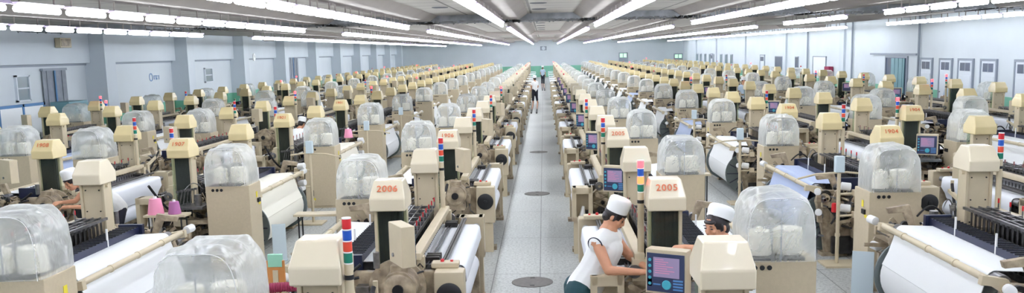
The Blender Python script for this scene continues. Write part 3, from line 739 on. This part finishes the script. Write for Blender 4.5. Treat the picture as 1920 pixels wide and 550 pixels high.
YC = {('right', 2, 1): 'b', ('right', 3, 3): 'b', ('left', 2, 1): 'c', ('left', 2, 2): 'c', ('right', 2, 3): 'b', ('left', 4, 2): 'b', ('right', 2, 6): 'b'}
numcache = {}
def number_mesh(t):
    if t not in numcache:
        cu = bpy.data.curves.new('number', 'FONT'); cu.body = t; cu.size = .088; cu.align_x = 'CENTER'; cu.align_y = 'CENTER'; cu.extrude = .0008; cu.space_character = 1.12; cu.offset = .0008
        ob = bpy.data.objects.new('number', cu); COL.objects.link(ob)
        me = bpy.data.meshes.new_from_object(ob.evaluated_get(bpy.context.evaluated_depsgraph_get()))
        bpy.data.objects.remove(ob); me.name = 'number'; me.materials.clear(); me.materials.append(INK); numcache[t] = me
    return numcache[t]
# cone cover (loaf shaped, open below), two wrinkle variants
def cover_mesh(seed):
    r_ = random.Random(seed); ph = [r_.uniform(0, 6) for _ in range(8)]
    m = MB(); W, H, D = .31, .54, .33; nu, nvv = 44, 18
    grid = []
    for j in range(nvv + 1):
        y = -D + 2 * D * j / nvv; row = []
        e = abs(y) / D; k = 1 - .16 * max(0, e - .45) ** 2 * (1 if y < 0 else 2.6)
        for i in range(nu + 1):
            a = PI * i / nu; c, s = math.cos(a), math.sin(a)
            x = -W * (abs(c) ** .5) * (1 if c > 0 else -1); z = H * (s ** .5 if s > 0 else 0)
            wv = .012 * math.sin(9 * a + 12 * y + ph[0]) * s + .009 * math.sin(23 * y + 5 * a + ph[1]) * s + .006 * math.sin(17 * a - 20 * y + ph[2])
            x *= k * (1 + wv * .9); z = z * k * (1 + wv) + (.014 * math.sin(30 * y + ph[3]) * s ** 3 if j not in (0,) else 0)
            row.append(m.bm.verts.new((x, y + .006 * math.sin(9 * a + ph[4]), max(z, 0))))
        grid.append(row)
    for a, b in zip(grid, grid[1:]):
        for i in range(nu): m._f([a[i], a[i + 1], b[i + 1], b[i]])
    for row, sg in ((grid[0], 1), (grid[-1], -1)):        # flat ends laid in horizontal strips
        n_ = nu // 2; prev = None
        for i in range(n_ + 1):
            l, r2 = row[i], row[nu - i]
            if i == n_: cur = [l]
            else:
                cur = [l]
                for q in (.25, .5, .75):
                    cur.append(m.bm.verts.new(l.co.lerp(r2.co, q) + Vector((0, -sg * .008 * math.sin(PI * q) + .004 * math.sin(14 * q + 5 * l.co.z), 0))))
                cur.append(r2)
            if prev:
                if len(cur) == 1:
                    for q in range(4): m._f([prev[q], prev[q + 1], cur[0]])
                else:
                    for q in range(4): m._f([prev[q], prev[q + 1], cur[q + 1], cur[q]])
            prev = cur
    m.mi = 0
    return m.mesh('plastic_cover', PLASTIC, 80)
COVERS = [cover_mesh(i) for i in range(5)]
def hem_mesh():
    m = MB(); pts = []
    for i in range(33):
        a = PI * i / 32; c, s = math.cos(a), math.sin(a)
        pts.append((-.3 * (abs(c) ** .5) * (1 if c > 0 else -1) * .96, -.335, .535 * max(s, 0) ** .5 * .96))
    m.tube(pts, .003, 6)
    return m.mesh('hem', WHITEP)
HEM = hem_mesh()
ROD = MB().cyl((0, -.318, 0), (0, -.318, .5), .005, n=8).cyl((0, -.318, .5), (0, .2, .5), .005, n=8).mesh('support_rod', FRAMEG)
TRAY = MB().box(-.27, .2, -.28, .28, 0, .02, bev=.004).mesh('tray', BLACK)
CONE = MB().lathe([(.02, .0), (.1, .0), (.105, .01), (.085, .2), (.08, .205), (.03, .205), (.025, .23), (.02, .23)], (0, 0, 0), (0, 0, 1), 24)
CONE = CONE.mesh('yarn_cone', CONEY)
BCONE = MB().lathe([(.02, 0), (.118, 0), (.122, .02), (.12, .2), (.11, .215), (.03, .215)], (0, 0, 0), (0, 0, 1), 24).mesh('yarn_cone', CONEY)

def visible(X, Y, z0=0, z1=2):
    for z in (z0, z1):
        px, py = project(X, Y, z)
        if -60 < px < 1980 and -40 < py < 590: return True
    return False
def place_loom(side, cn, TX, y0, dr, cy, n):
    Yc = y0 + PITCH * n
    lod = 0 if Yc < 22 else 1 if Yc < 36 else 2 if Yc < 60 else 3
    pts = [(TX + dr * a, Yc + dr * b) for a in (-.6, 0, 1.1) for b in (-2, -1.3, 0, 1.3)]
    if not any(visible(*p) for p in pts): return False
    key = (side, cn, n)
    root = empty('weaving_loom', (TX, Yc, 0), 0 if dr > 0 else PI)
    nn = counts[(side, cn)] = counts.get((side, cn), 0) + 1
    num = NUMS.get(key)
    rowname = '%s row %s of the aisle' % (ordinal(cn), side)
    if num and lod == 0 and key in (('left', 1, 1), ('left', 2, 1), ('left', 3, 0)):
        lab = 'weaving loom with %s on its head cover, %s' % (num, rowname)
    else: lab = 'beige weaving loom, %s from front, %s' % (ordinal(nn), rowname)
    tag(root, lab, 'loom', 'weaving looms in long rows across the hall')
    yc = YC.get(key, 'w')
    thr = {0: 0, 1: 1, 2: 2, 3: 3}[lod]
    tside = 0
    for nm, me, subs, imp in parts:
        if nm in ('tower', 'side_frame'): imp = 3 if nm == 'tower' or lod < 3 else 2
        if imp < thr: continue
        if nm == 'warp_sheet': me = WS[yc]
        if nm == 'warp_beam': me = WB[yc]
        p = link_mesh(nm, me, root, (0, (-TY if tside == 0 else TY), 0) if nm == 'tower' else None)
        if nm == 'tower': tside += 1
        if subs and (lod < 2 or (lod == 2 and nm in ('tower', 'warp_beam'))):
            for sn, sm in subs: link_mesh(sn, sm, p)
        elif nm == 'tower':
            link_mesh('harness_cords', subs[0][1], p)
        elif nm == 'warp_beam':
            link_mesh('flange', subs[0][1], p); link_mesh('flange', subs[1][1], p)
    for s in (-1, 1):
        h = link_mesh('head_cover', HEAD if cn == 1 or Yc < 11 else HEAD2, root, (0, s * TY, 1.575))
        if num and s == -dr:
            q = link_mesh('number', number_mesh(num), h)
            a = math.atan2(.155, .10)
            q.matrix_local = Matrix.Translation((0, s * .162, .205)) @ Matrix.Rotation(0 if s < 0 else PI, 4, 'Z') @ Matrix.Rotation(a, 4, 'X')
    cx = CABX.get((side, cn), .86)
    c = link_mesh('cabinet', CAB, root, (cx, cy, 0))
    if lod < 2: link_mesh('warning_sticker', STK, c); link_mesh('switch', SW, c)
    if lod < 3 and not (side == 'left' and dr > 0):
        pn = link_mesh('control_panel', PAN, root, (-.10, -2.3, 1.26) if dr > 0 else (-.36, -2.3, 1.5 if side == 'right' else 1.6), (0, 0, math.radians(-28 if dr > 0 else -62 if cn == 1 else -35)))
        if dr < 0: pn.scale = (.88, .9, .86)
        if lod < 2 or dr > 0: link_mesh('bezel', BEZ, pn); link_mesh('screen', SCR, pn)
        if lod < 2: link_mesh('keypad', KEY, pn); link_mesh('panel_arm', ARM, root)
    lit = LIT.get(key) or (n > 4 and (n * 7 + cn * 5 + (side == 'left') * 3) % 11 == 0)
    if lit or lod == 0 or (n + cn) % 4 == 0:
        p = link_mesh('signal_light', POLE, root, (-.2, -1.18, 0))
        for k, lm in enumerate(LENS):
            if lod > 1 and k < 3 and not (lit == 2): continue
            if lit and k == 3: lm = LITTOP
            if lit == 2 and k == 1: lm = LITLOW
            link_mesh('signal_lens', lm, p)
    # cover and cones stand on the cabinet
    X, Y = TX + dr * cx, Yc + dr * (cy)
    rz = rr.uniform(-.05, .05)
    if visible(X, Y, 1.2, 1.8) and not (key in SKIP_COVER):
        cv = empty('plastic_cover', (X, Y, 1.23), rz); s_ = rr.uniform(.93, 1.04); cv.scale = (rr.uniform(.95, 1.03) * .97, .95, s_)
        tag(cv, 'wrinkled clear plastic cover on the %s loom, %s row %s of aisle' % (ordinal(nn), ordinal(cn), side), 'cover', 'plastic cone covers on the loom cabinets')
        link_mesh('cover_sheet', COVERS[rr.randrange(5)], cv)
        if lod < 2: link_mesh('support_rod', ROD, cv)
        if lod < 2: link_mesh('hem', HEM, cv)
        if lod < 2:
            link_mesh('tray', TRAY, cv, (.02, 0, 0))
            for k, (dx, dy) in enumerate(((-.13, -.1), (.12, -.06))):
                o = link_mesh('yarn_cone', CONE if k == 0 else BCONE, None, (X + dx, Y + dy, 1.253))
                tag(o, '%s cream yarn cone under cover of the %s loom, %s row %s of aisle' % (['slim', 'stout'][k], ordinal(nn), ordinal(cn), side), 'yarn cone', 'yarn cones under the plastic covers')
    return True
counts = {}; rr = random.Random(11)
SKIP_COVER = {('right', 1, 0), ('left', 1, 14)}
for (side, cn, TX, y0, dr, cy) in COLS:
    for n in range(0, 17):
        if y0 + PITCH * n < 98: place_loom(side, cn, TX, y0, dr, cy, n)

# ------------------------------------------------------------------ weft feeder stands in the beam alleys
def feeder(X, Y, dr, h, lab, k, red=False):
    e = tag(empty('weft_feeder_stand', (X, Y, 0), 0 if dr > 0 else PI), lab, 'stand', 'weft feeder stands in the alleys')
    MB().box(-.3, .2, -.2, .2, 0, .03, bev=.005).build('base_plate', BEIGE, e)
    MB().cyl((0, 0, .03), (0, 0, h), .025).cyl((0, 0, .4), (0, 0, .44), .035).build('pole', BEIGE, e)
    for j, z in enumerate((h - .32, h - .62)):
        a = MB().cyl((0, 0, z), (-.22, -.05, z), .016).box(-.28, -.2, -.09, .0, z - .03, z + .05, bev=.006).build('arm', BEIGE, e)
        MB().lathe([(.035, 0), (.055, .01), (.055, .13), (.03, .14)], (-.2, -.1, z + .08), (1, -.25, .1), 18).build('feeder_drum', WHITEP, e)
    MB().tube([(-.35, 0, h - .05), (-.1, 0, h - .02), (.3, 0, h - .04), (.55, 0, h - .1)], .014).build('guide_rod', BEIGE, e)
    MB().box(-.06, .06, -.05, .05, h - .02, h + .2, bev=.01).build('feeder_box', BLUEP, e)
    if red: MB().lathe([(.03, 0), (.034, .01), (.034, .12), (.02, .13)], (.03, -.08, .72), (0, 0, 1), 16).build('air_filter', REDP, e)
feeder(3.95, 12.25, -1, 1.3, 'beige feeder stand with two white drums beside the pale blue warp beam', 0, True)
feeder(3.7, 17.3, -1, 1.25, 'beige feeder stand with two white drums, second along the right alley', 1)
feeder(-4.2, 15.95, 1, 1.3, 'beige feeder stand with two white drums in front of the second left alley cabinet', 2)
feeder(-4.2, 21.2, 1, 1.25, 'beige feeder stand with two white drums, second along the left alley', 3)
feeder(-4.2, 26.4, 1, 1.25, 'beige feeder stand, third along the left alley', 4)
feeder(3.7, 22.6, -1, 1.25, 'beige feeder stand, third along the right alley', 5)
def trestle(X, Y, z, L, lab, cones=True):
    e = tag(empty('yarn_shelf', (X, Y, 0)), lab, 'shelf')
    MB().box(-L / 2, L / 2, -.12, .12, z, z + .03, bev=.004).build('shelf_board', BEIGE, e)
    for x in (-L / 2 + .06, L / 2 - .06):
        for y in (-.09, .09): MB().cyl((x, y, 0), (x, y, z), .011, n=8).build('leg', BLACK, e)
    MB().box(-L / 2 + .02, L / 2 - .02, -.1, .1, z - .45, z - .43).build('lower_shelf', BEIGE, e)
trestle(2.3, 14.35, .98, .6, 'low beige yarn shelf on thin black legs beside the right cabinet', True)
trestle(-2.95, 11.5, .95, .62, 'low beige yarn shelf on thin black legs in the left alley')
trestle(-5.0, 11.62, .95, .55, 'beige yarn shelf behind the left foreground loom, holding pink cones')
trestle(12.2, 23.0, 1.0, .6, 'beige yarn shelf near the right wall doors, holding a pink cone')
def cone(X, Y, z, m_, lab, s=1.0):
    e = tag(empty('yarn_cone', (X, Y, z)), lab, 'yarn cone'); e.scale = (s, s, s)
    MB().lathe([(.02, .0), (.1, .0), (.105, .01), (.075, .2), (.07, .205), (.03, .205)], (0, 0, 0), (0, 0, 1), 24).build('wound_yarn', m_, e)
    MB().lathe([(.026, .2), (.022, .235), (.012, .235)], (0, 0, 0), (0, 0, 1), 14).build('cone_core', WHITEP, e)
cone(-5.15, 11.62, .98, PINK, 'large pink yarn cone on the shelf behind the left foreground loom', 1.0)
cone(-4.9, 11.62, .98, PURPLE, 'plum yarn cone beside the large pink cone', .8)
cone(-8.2, 17.5, 1.05, PINK, 'small pink yarn cone standing between looms at left', .8)
cone(-4.2, 19.2, 1.25, PINK, 'pink yarn cone on the second left alley cabinet top', .9)
cone(12.2, 23.0, 1.03, PINK, 'pink yarn cone on the shelf near the right wall doors', 1.1)
for (X, Y, z, l) in ((-8.2, 17.5, 1.02, 'small beige pedestal under a pink yarn cone between looms at left'),):
    e = tag(empty('pedestal', (X, Y, 0)), l, 'pedestal'); MB().box(-.15, .15, -.15, .15, z, z + .03).build('pedestal_top', BEIGE, e); MB().cyl((0, 0, 0), (0, 0, z), .03).build('pole', BEIGE, e)
# foreground odds: wooden board with mint tape, crimson bobbin
e = tag(empty('wooden_board', (-2.2, 7.1, 0)), 'orange wooden board with mint tape on top, behind the front cover at left', 'board'); e.scale = (.72, 1, 1.29)
MB().prism([(-.13, 0), (.13, 0), (.1, 1.06), (-.1, 1.06)], 'y', -.015, .015, bev=.004).build('board_panel', WOODO, e)
MB().box(-.08, .08, -.02, .02, 1.02, 1.1, bev=.003).build('tape', MINT, e); MB().box(-.03, .03, -.022, -.016, 0, 1.0).build('centre_stripe', BEIGE, e)
e = tag(empty('crimson_bobbin', (-1.96, 6.5, 1.29), -.15), 'ridged crimson bobbin of yarn at the bottom edge left of centre', 'bobbin')
pr = [(.02, 0)]
for k in range(12): pr += [(.04, .01 + k * .018), (.034, .019 + k * .018)]
MB().lathe(pr + [(.02, .24)], (-.12, 0, .0), (1, .15, .05), 18).build('wound_yarn', CRIM, e); MB().cyl((-.16, -.006, -.002), (.14, .04, .012), .014).build('bobbin_core', STEEL, e)
MB().box(-.02, .02, -.01, .03, -1.29, -.02).build('holder_post', BEIGE, e)
e = tag(empty('leaning_sign', (-3.95, 13.0, 0), .3), 'narrow pale upright panel leaning beside the left alley warp beam', 'panel')
MB().box(-.1, .1, -.01, .01, 0, .55, Matrix.Rotation(-.12, 4, 'X'), bev=.004).build('panel_sheet', BLUEP, e); MB().box(-.11, .11, -.02, .1, 0, .02).build('foot', BLUEP, e)
e = tag(empty('leaning_sign', (3.62, 10.3, 0), -.35), 'grey mirrored panel leaning beside the tall right cabinet', 'panel')
MB().box(-.12, .12, -.01, .01, 0, .62, Matrix.Rotation(-.3, 4, 'X'), bev=.004).build('panel_sheet', BLUEP, e); MB().box(-.17, .17, -.02, .1, 0, .02).build('foot', FRAMEG, e)

# ------------------------------------------------------------------ people
def remesh(o, vox, it=4):
    r = o.modifiers.new('remesh', 'REMESH'); r.mode = 'VOXEL'; r.voxel_size = vox; r.use_smooth_shade = True
    s = o.modifiers.new('smooth', 'SMOOTH'); s.iterations = it; s.factor = .6
def person(label, J, clothes, vox=.012, group=None, hat=True, face=None, tilt=.25, ch=1.0, bulk=1.0, sleeves=0, hair_m=HAIR, shoe=True):
    """J: joints in world coords: head(centre), neck, chest, waist, hip, shL, shR, elL, elR, wrL, wrR, hdirL/hdirR, hipL, hipR, knL, knR, anL, anR ; face = facing vector"""
    def lc(m, p, q, r0, r1): m.cap(p, q, r0 * bulk, r1 * bulk)
    V = {k: Vector(v) for k, v in J.items()}
    base = Vector((V['hip'].x, V['hip'].y, 0)) if 'knL' in V else Vector((V['hip'].x, V['hip'].y, V['hip'].z))
    e = tag(empty('person', base), label, 'person', group)
    P = {k: (v - base if k not in ('fdir', 'up', 'hdL', 'hdR') else v) for k, v in V.items()}
    f = P['fdir'].normalized(); up = P.get('up', Vector((0, 0, 1))); up = (up - f * up.dot(f)).normalized(); rt = f.cross(up)
    Mh = Matrix((rt, f, up)).transposed()
    H = P['head']
    m = MB()
    # head: skull, jaw, nose, ears, neck
    m.ell(H + up * .02, (.075, .095, .1), Mh); m.ell(H + f * .03 - up * .055, (.055, .065, .06), Mh); m.ell(H + f * .065 - up * .085, (.026, .025, .022), Mh)
    m.cap(H + f * .094 + up * .015, H + f * .108 - up * .022, .009, .014); m.ell(H + f * .097 - up * .05, (.022, .012, .010), Mh)
    for s in (-1, 1): m.ell(H + rt * s * .077 - f * .005 - up * .01, (.01, .02, .032), Mh); m.ell(H + rt * s * .038 + f * .07 - up * .02, (.022, .02, .02), Mh)
    lc(m, P['neck'], H - up * .05 - f * .015, .052, .046)
    lc(m, P['neck'], P['chest'], .07, .11)
    for s in ('L', 'R'):
        lc(m, P['neck'], P['sh' + s], .045, .05); lc(m, P['chest'], P['sh' + s], .09, .055)
        lc(m, P['sh' + s], P['el' + s], .046, .036); lc(m, P['el' + s], P['wr' + s], .036, .024)
        d_ = P['hd' + s].normalized(); w = P['wr' + s]
        side_ = d_.cross(Vector((0, 0, 1))).normalized() * (1 if s == 'R' else -1); dn = side_.cross(d_) ; dn = dn if dn.z < 0 else -dn
        palm = w + d_ * .075
        m.cap(w, palm - side_ * .0, .026, .03); m.cap(w + side_ * .018, palm + side_ * .022, .018, .017); m.cap(w - side_ * .018, palm - side_ * .024, .018, .016)
        for k in range(4):
            o_ = (k - 1.5) * .02; L = (.036, .042, .04, .032)[k]
            a = palm - side_ * o_ + d_ * .012; b = a + d_ * L + dn * L * .35; c = b + d_ * L * .45 + dn * L * .75; m.cap(a, b, .0095, .0088, 8); m.cap(b, c, .0088, .0075, 8)
        t0 = w + d_ * .03 - side_ * .025; t1 = t0 - side_ * .028 + d_ * .032 + dn * .012; t2 = t1 + d_ * .03 + dn * .012 + side_ * .006
        m.cap(t0, t1, .013, .0115, 8); m.cap(t1, t2, .0115, .009, 8)
    m.ell(P['waist'], (.13, .1, .1)); lc(m, P['chest'], P['waist'], .11, .11); lc(m, P['waist'], P['hip'], .11, .12)
    for s in ('L', 'R'):
        if 'kn' + s in P:
            lc(m, P['hip'], P['hip' + s], .11, .095); lc(m, P['hip' + s], P['kn' + s], .09, .058); lc(m, P['kn' + s], P['an' + s], .055, .036)
            ff = Vector((f.x, f.y, 0)).normalized() if (abs(f.x) + abs(f.y)) > .05 else Vector((0, 1, 0)); ff = P.get('toe', ff)
            lc(m, P['an' + s], P['an' + s] + ff * .14 + Vector((0, 0, -.045)), .036, .028)
    b_ = m.build('body', SKIN, e, ang=180); remesh(b_, vox * .62, 3)
    # shirt
    m = MB(); k = 1.13
    lc(m, P['neck'] - (P['neck'] - P['chest']) * .28, P['chest'], .075, .125); lc(m, P['chest'], P['waist'], .128, .126); lc(m, P['waist'], P['hip'], .126, .136)
    lat = (P['shR'] - P['shL']).normalized()
    lc(m, P['chest'] + lat * .05, P['waist'] + lat * .04, .115, .115); lc(m, P['chest'] - lat * .05, P['waist'] - lat * .04, .115, .115); lc(m, P['waist'] + lat * .04, P['hip'] + lat * .05, .118, .12); lc(m, P['waist'] - lat * .04, P['hip'] - lat * .05, .118, .12)
    for s in ('L', 'R'):
        q = P['neck'].lerp(P['sh' + s], .96); lc(m, P['neck'] - (P['neck'] - P['chest']) * .22, q, .074, .062); lc(m, P['chest'], P['chest'].lerp(P['sh' + s], .8), .125, .078); lc(m, P['chest'].lerp(P['neck'], .5), P['chest'].lerp(P['neck'], .5).lerp(P['sh' + s], .75), .1, .078)
        if sleeves: lc(m, P['sh' + s], P['sh' + s].lerp(P['el' + s], sleeves), .062, .058)
    o = m.build('shirt', clothes[0], e, ang=180); remesh(o, vox, 3)
    if 'knL' in P:
        m = MB(); lc(m, P['hip'], P['waist'].lerp(P['hip'], .75), .13, .12)
        for s in ('L', 'R'):
            lc(m, P['hip'], P['hip' + s], .125, .112); lc(m, P['hip' + s], P['kn' + s], .108, .078); lc(m, P['kn' + s], P['kn' + s].lerp(P['an' + s], clothes[2]), .076, .066)
        o = m.build('trousers', clothes[1], e, ang=180); remesh(o, vox, 3)
        if shoe:
            ff = P.get('toe', Vector((f.x, f.y, 0)).normalized() if (abs(f.x) + abs(f.y)) > .05 else Vector((0, 1, 0)))
            for s in ('L', 'R'):
                m = MB(); A = P['an' + s]; m.cap(A + Vector((0, 0, -.04)) - ff * .03, A + ff * .15 + Vector((0, 0, -.048)), .045, .038)
                o = m.build('shoe', BLACK, e, ang=180)
    # hair
    m = MB(); m.ell(H + up * .028 - f * .012, (.084, .102, .1), Mh); m.ell(H - f * .05 - up * .03, (.07, .055, .06), Mh)
    if face: 
        m.ell(H + f * .06 + up * .055, (.06, .035, .022), Mh)
        for s in (-1, 1): m.ell(H + rt * s * .073 + f * .015 + up * .005, (.012, .018, .035), Mh)
    m.build('hair', hair_m, e, ang=180)
    if face:
        for s in (-1, 1):
            m = MB(); m.ell(H + rt * s * .034 + f * .088 + up * .008, (.014, .006, .0055), Mh); m.build('eye', HAIR, e)
            m = MB(); m.ell(H + rt * s * .034 + f * .09 + up * .03, (.018, .006, .004), Mh); m.build('eyebrow', HAIR, e)
        m = MB(); m.ell(H + f * .106 - up * .05, (.02, .006, .006), Mh); m.build('lips', LIP, e)
    if hat:
        m = MB(); axh = (up * 1.0 - f * tilt).normalized(); o_ = H + up * .055 - f * (.002 + .05 * tilt)
        m.lathe([(.098, -.01 * ch), (.101, .0), (.101, .03 * ch), (.103, .034 * ch), (.106, .075 * ch), (.102, .108 * ch), (.086, .124 * ch), (.03, .131 * ch), (.001, .132 * ch)], o_, axh, 32, caps=False)
        m.lathe([(.0975, -.008), (.098, .1 * ch)], o_, axh, 32, caps=False)
        m.build('cap', CAPW, e, ang=70)
    return e, P, f, up, rt

# foreground woman leaning over the loom
J = dict(head=(.62, 8.15, 1.49), fdir=(.78, -.2, -.58), up=(.55, -.1, .85), neck=(.56, 8.15, 1.35), chest=(.535, 8.13, 1.19), waist=(.43, 8.1, .99), hip=(.335, 8.08, .85),
         shL=(.62, 8.30, 1.27), shR=(.445, 7.97, 1.29), elL=(.76, 8.28, 1.09), elR=(.54, 7.84, 1.06), wrL=(.89, 8.02, 1.04), wrR=(.82, 7.80, 1.05), hdL=(.9, -.4, -.1), hdR=(1, .05, .0),
         hipL=(.28, 8.18, .82), hipR=(.28, 7.98, .82), knL=(.24, 8.2, .46), knR=(.22, 7.96, .45), anL=(.22, 8.2, .085), anR=(.18, 7.94, .085), toe=(1, -.1, 0))
e, P, f, up, rt = person('woman in white cap and sleeveless top leaning over the loom beside the aisle', J, (CAPW, TEAL, .97), .010, face=True, bulk=1.24)
m = MB()
for s in ('L', 'R'):
    c = P['neck'].lerp(P['sh' + s], 1.14); ax = (P['sh' + s] - P['neck']).normalized(); u = ax.orthogonal().normalized(); v = ax.cross(u)
    pts = [c - Vector((0, 0, .012)) + (u * math.cos(t) + v * math.sin(t)) * .07 for t in [2 * PI * k / 24 for k in range(25)]]
    m.tube(pts, .006, 6)
c = P['neck'] - (P['neck'] - P['chest']) * .1; ax = (P['head'] - P['neck']).normalized(); u = ax.orthogonal().normalized(); v = ax.cross(u)
m.tube([c + (u * math.cos(2 * PI * k / 24) + v * math.sin(2 * PI * k / 24)) * .066 for k in range(25)], .006, 6)
m.build('piping', PIPING, e)
# woman behind the right front loom
J = dict(head=(1.335, 7.05, 1.60), fdir=(-.8, -.55, -.2), up=(-.15, -.05, 1), neck=(1.43, 7.06, 1.42), chest=(1.5, 7.06, 1.25), waist=(1.5, 7.04, 1.02), hip=(1.5, 7.02, .88),
         shL=(1.43, 6.88, 1.33), shR=(1.45, 7.24, 1.33), elL=(1.36, 6.98, 1.12), elR=(1.3, 7.22, 1.37), wrL=(1.2, 7.2, 1.2), wrR=(1.13, 7.38, 1.36), hdL=(-1, .1, -.1), hdR=(-1, -.3, -.05),
         hipL=(1.5, 6.92, .86), hipR=(1.5, 7.12, .86), knL=(1.44, 6.92, .47), knR=(1.44, 7.12, .47), anL=(1.5, 6.92, .085), anR=(1.5, 7.12, .085), toe=(-1, 0, 0))
person('woman in white cap seen behind the front loom right of the aisle, reaching left', J, (CAPW, DARKT, .97), .012, face=True, tilt=.75, ch=.8, bulk=1.15)
# worker bent over cloth at left
J = dict(head=(-6.50, 12.1, 1.37), fdir=(-.50, -.65, -.45), up=(-.4, -.35, .75), neck=(-6.42, 12.26, 1.28), chest=(-6.33, 12.42, 1.18), waist=(-6.26, 12.66, 1.02), hip=(-6.25, 12.82, .88),
         shL=(-6.2, 12.27, 1.22), shR=(-6.5, 12.47, 1.22), elL=(-6.26, 12.02, 1.02), elR=(-6.6, 12.33, 1.06), wrL=(-6.46, 11.9, 1.05), wrR=(-6.68, 12.1, 1.08), hdL=(-1, -.1, -.1), hdR=(-.8, -.6, -.1),
         hipL=(-6.2, 12.77, .86), hipR=(-6.3, 12.9, .86), knL=(-6.27, 12.75, .47), knR=(-6.35, 12.9, .47), anL=(-6.25, 12.8, .085), anR=(-6.32, 12.95, .085), toe=(-1, -.4, 0))
person('worker in white cap bending over the cloth between the left looms', J, (CAPW, DARKT, .97), .012, face=True)
def standing(X, Y, h, fx, fy, lab, cl_, hat=True, lean=0.0, group=None, sleeves=.5, vox=.02, reach=False):
    f_ = Vector((fx, fy, 0)).normalized(); r_ = Vector((f_.y, -f_.x, 0)); s = h / 1.65; O = Vector((X, Y, 0))
    def p(a, b, c): return tuple(O + f_ * (a + lean * max(0, c - .8)) * s + r_ * b * s + Vector((0, 0, c * s * (1 - .15 * lean * (c > 1)))))
    J = dict(head=p(.02, 0, 1.53), fdir=(f_.x, f_.y, -.15 - lean * .6), neck=p(0, 0, 1.38), chest=p(0, 0, 1.2), waist=p(0, 0, 1.0), hip=p(0, 0, .88),
             shL=p(0, -.17, 1.31), shR=p(0, .17, 1.31), elL=p(.03 + .1 * reach, -.24, 1.04), elR=p(.03 + .1 * reach, .24, 1.04), wrL=p(.15 + .2 * reach, -.2, .85 + .15 * reach), wrR=p(.15 + .2 * reach, .2, .85 + .15 * reach), hdL=(f_.x, f_.y, -1 + reach), hdR=(f_.x, f_.y, -1 + reach),
             hipL=p(0, -.09, .85), hipR=p(0, .09, .85), knL=p(.05, -.1, .46), knR=p(-.02, .1, .46), anL=p(.06, -.11, .085), anR=p(-.1, .11, .085), toe=tuple(f_))
    return person(lab, J, cl_, vox, group, hat=hat, sleeves=sleeves)
standing(-.52, 51.2, 1.55, -.5, .8, 'worker in white cap and shirt and dark cropped trousers, nearer one in the far aisle', (CAPW, DARKT, .55), group='workers standing far up the aisle')
standing(-.1, 80.5, 1.6, .3, 1, 'worker in white top and dark trousers standing farthest up the central aisle', (LBLUE, DARKT, .97), group='workers standing far up the aisle')
standing(-6.42, 22.6, 1.55, .3, .9, 'worker in white bending forward among the left looms behind the head covers', (CAPW, DARKT, .97), hat=True, lean=.75, reach=True)
standing(8.45, 39.0, 1.62, 0, -1, 'worker in white cap facing forward among the right looms', (LBLUE, DARKT, .97))
standing(13.9, 31.6, 1.66, .4, 1, 'bareheaded dark-haired worker in pale blue shirt by the right wall doors', (LBLUE, DARKT, .97), hat=False)
standing(-12.03, 31.0, 1.58, 0, -1, 'worker in white cap among the looms near the left pilasters', (CAPW, DARKT, .97))
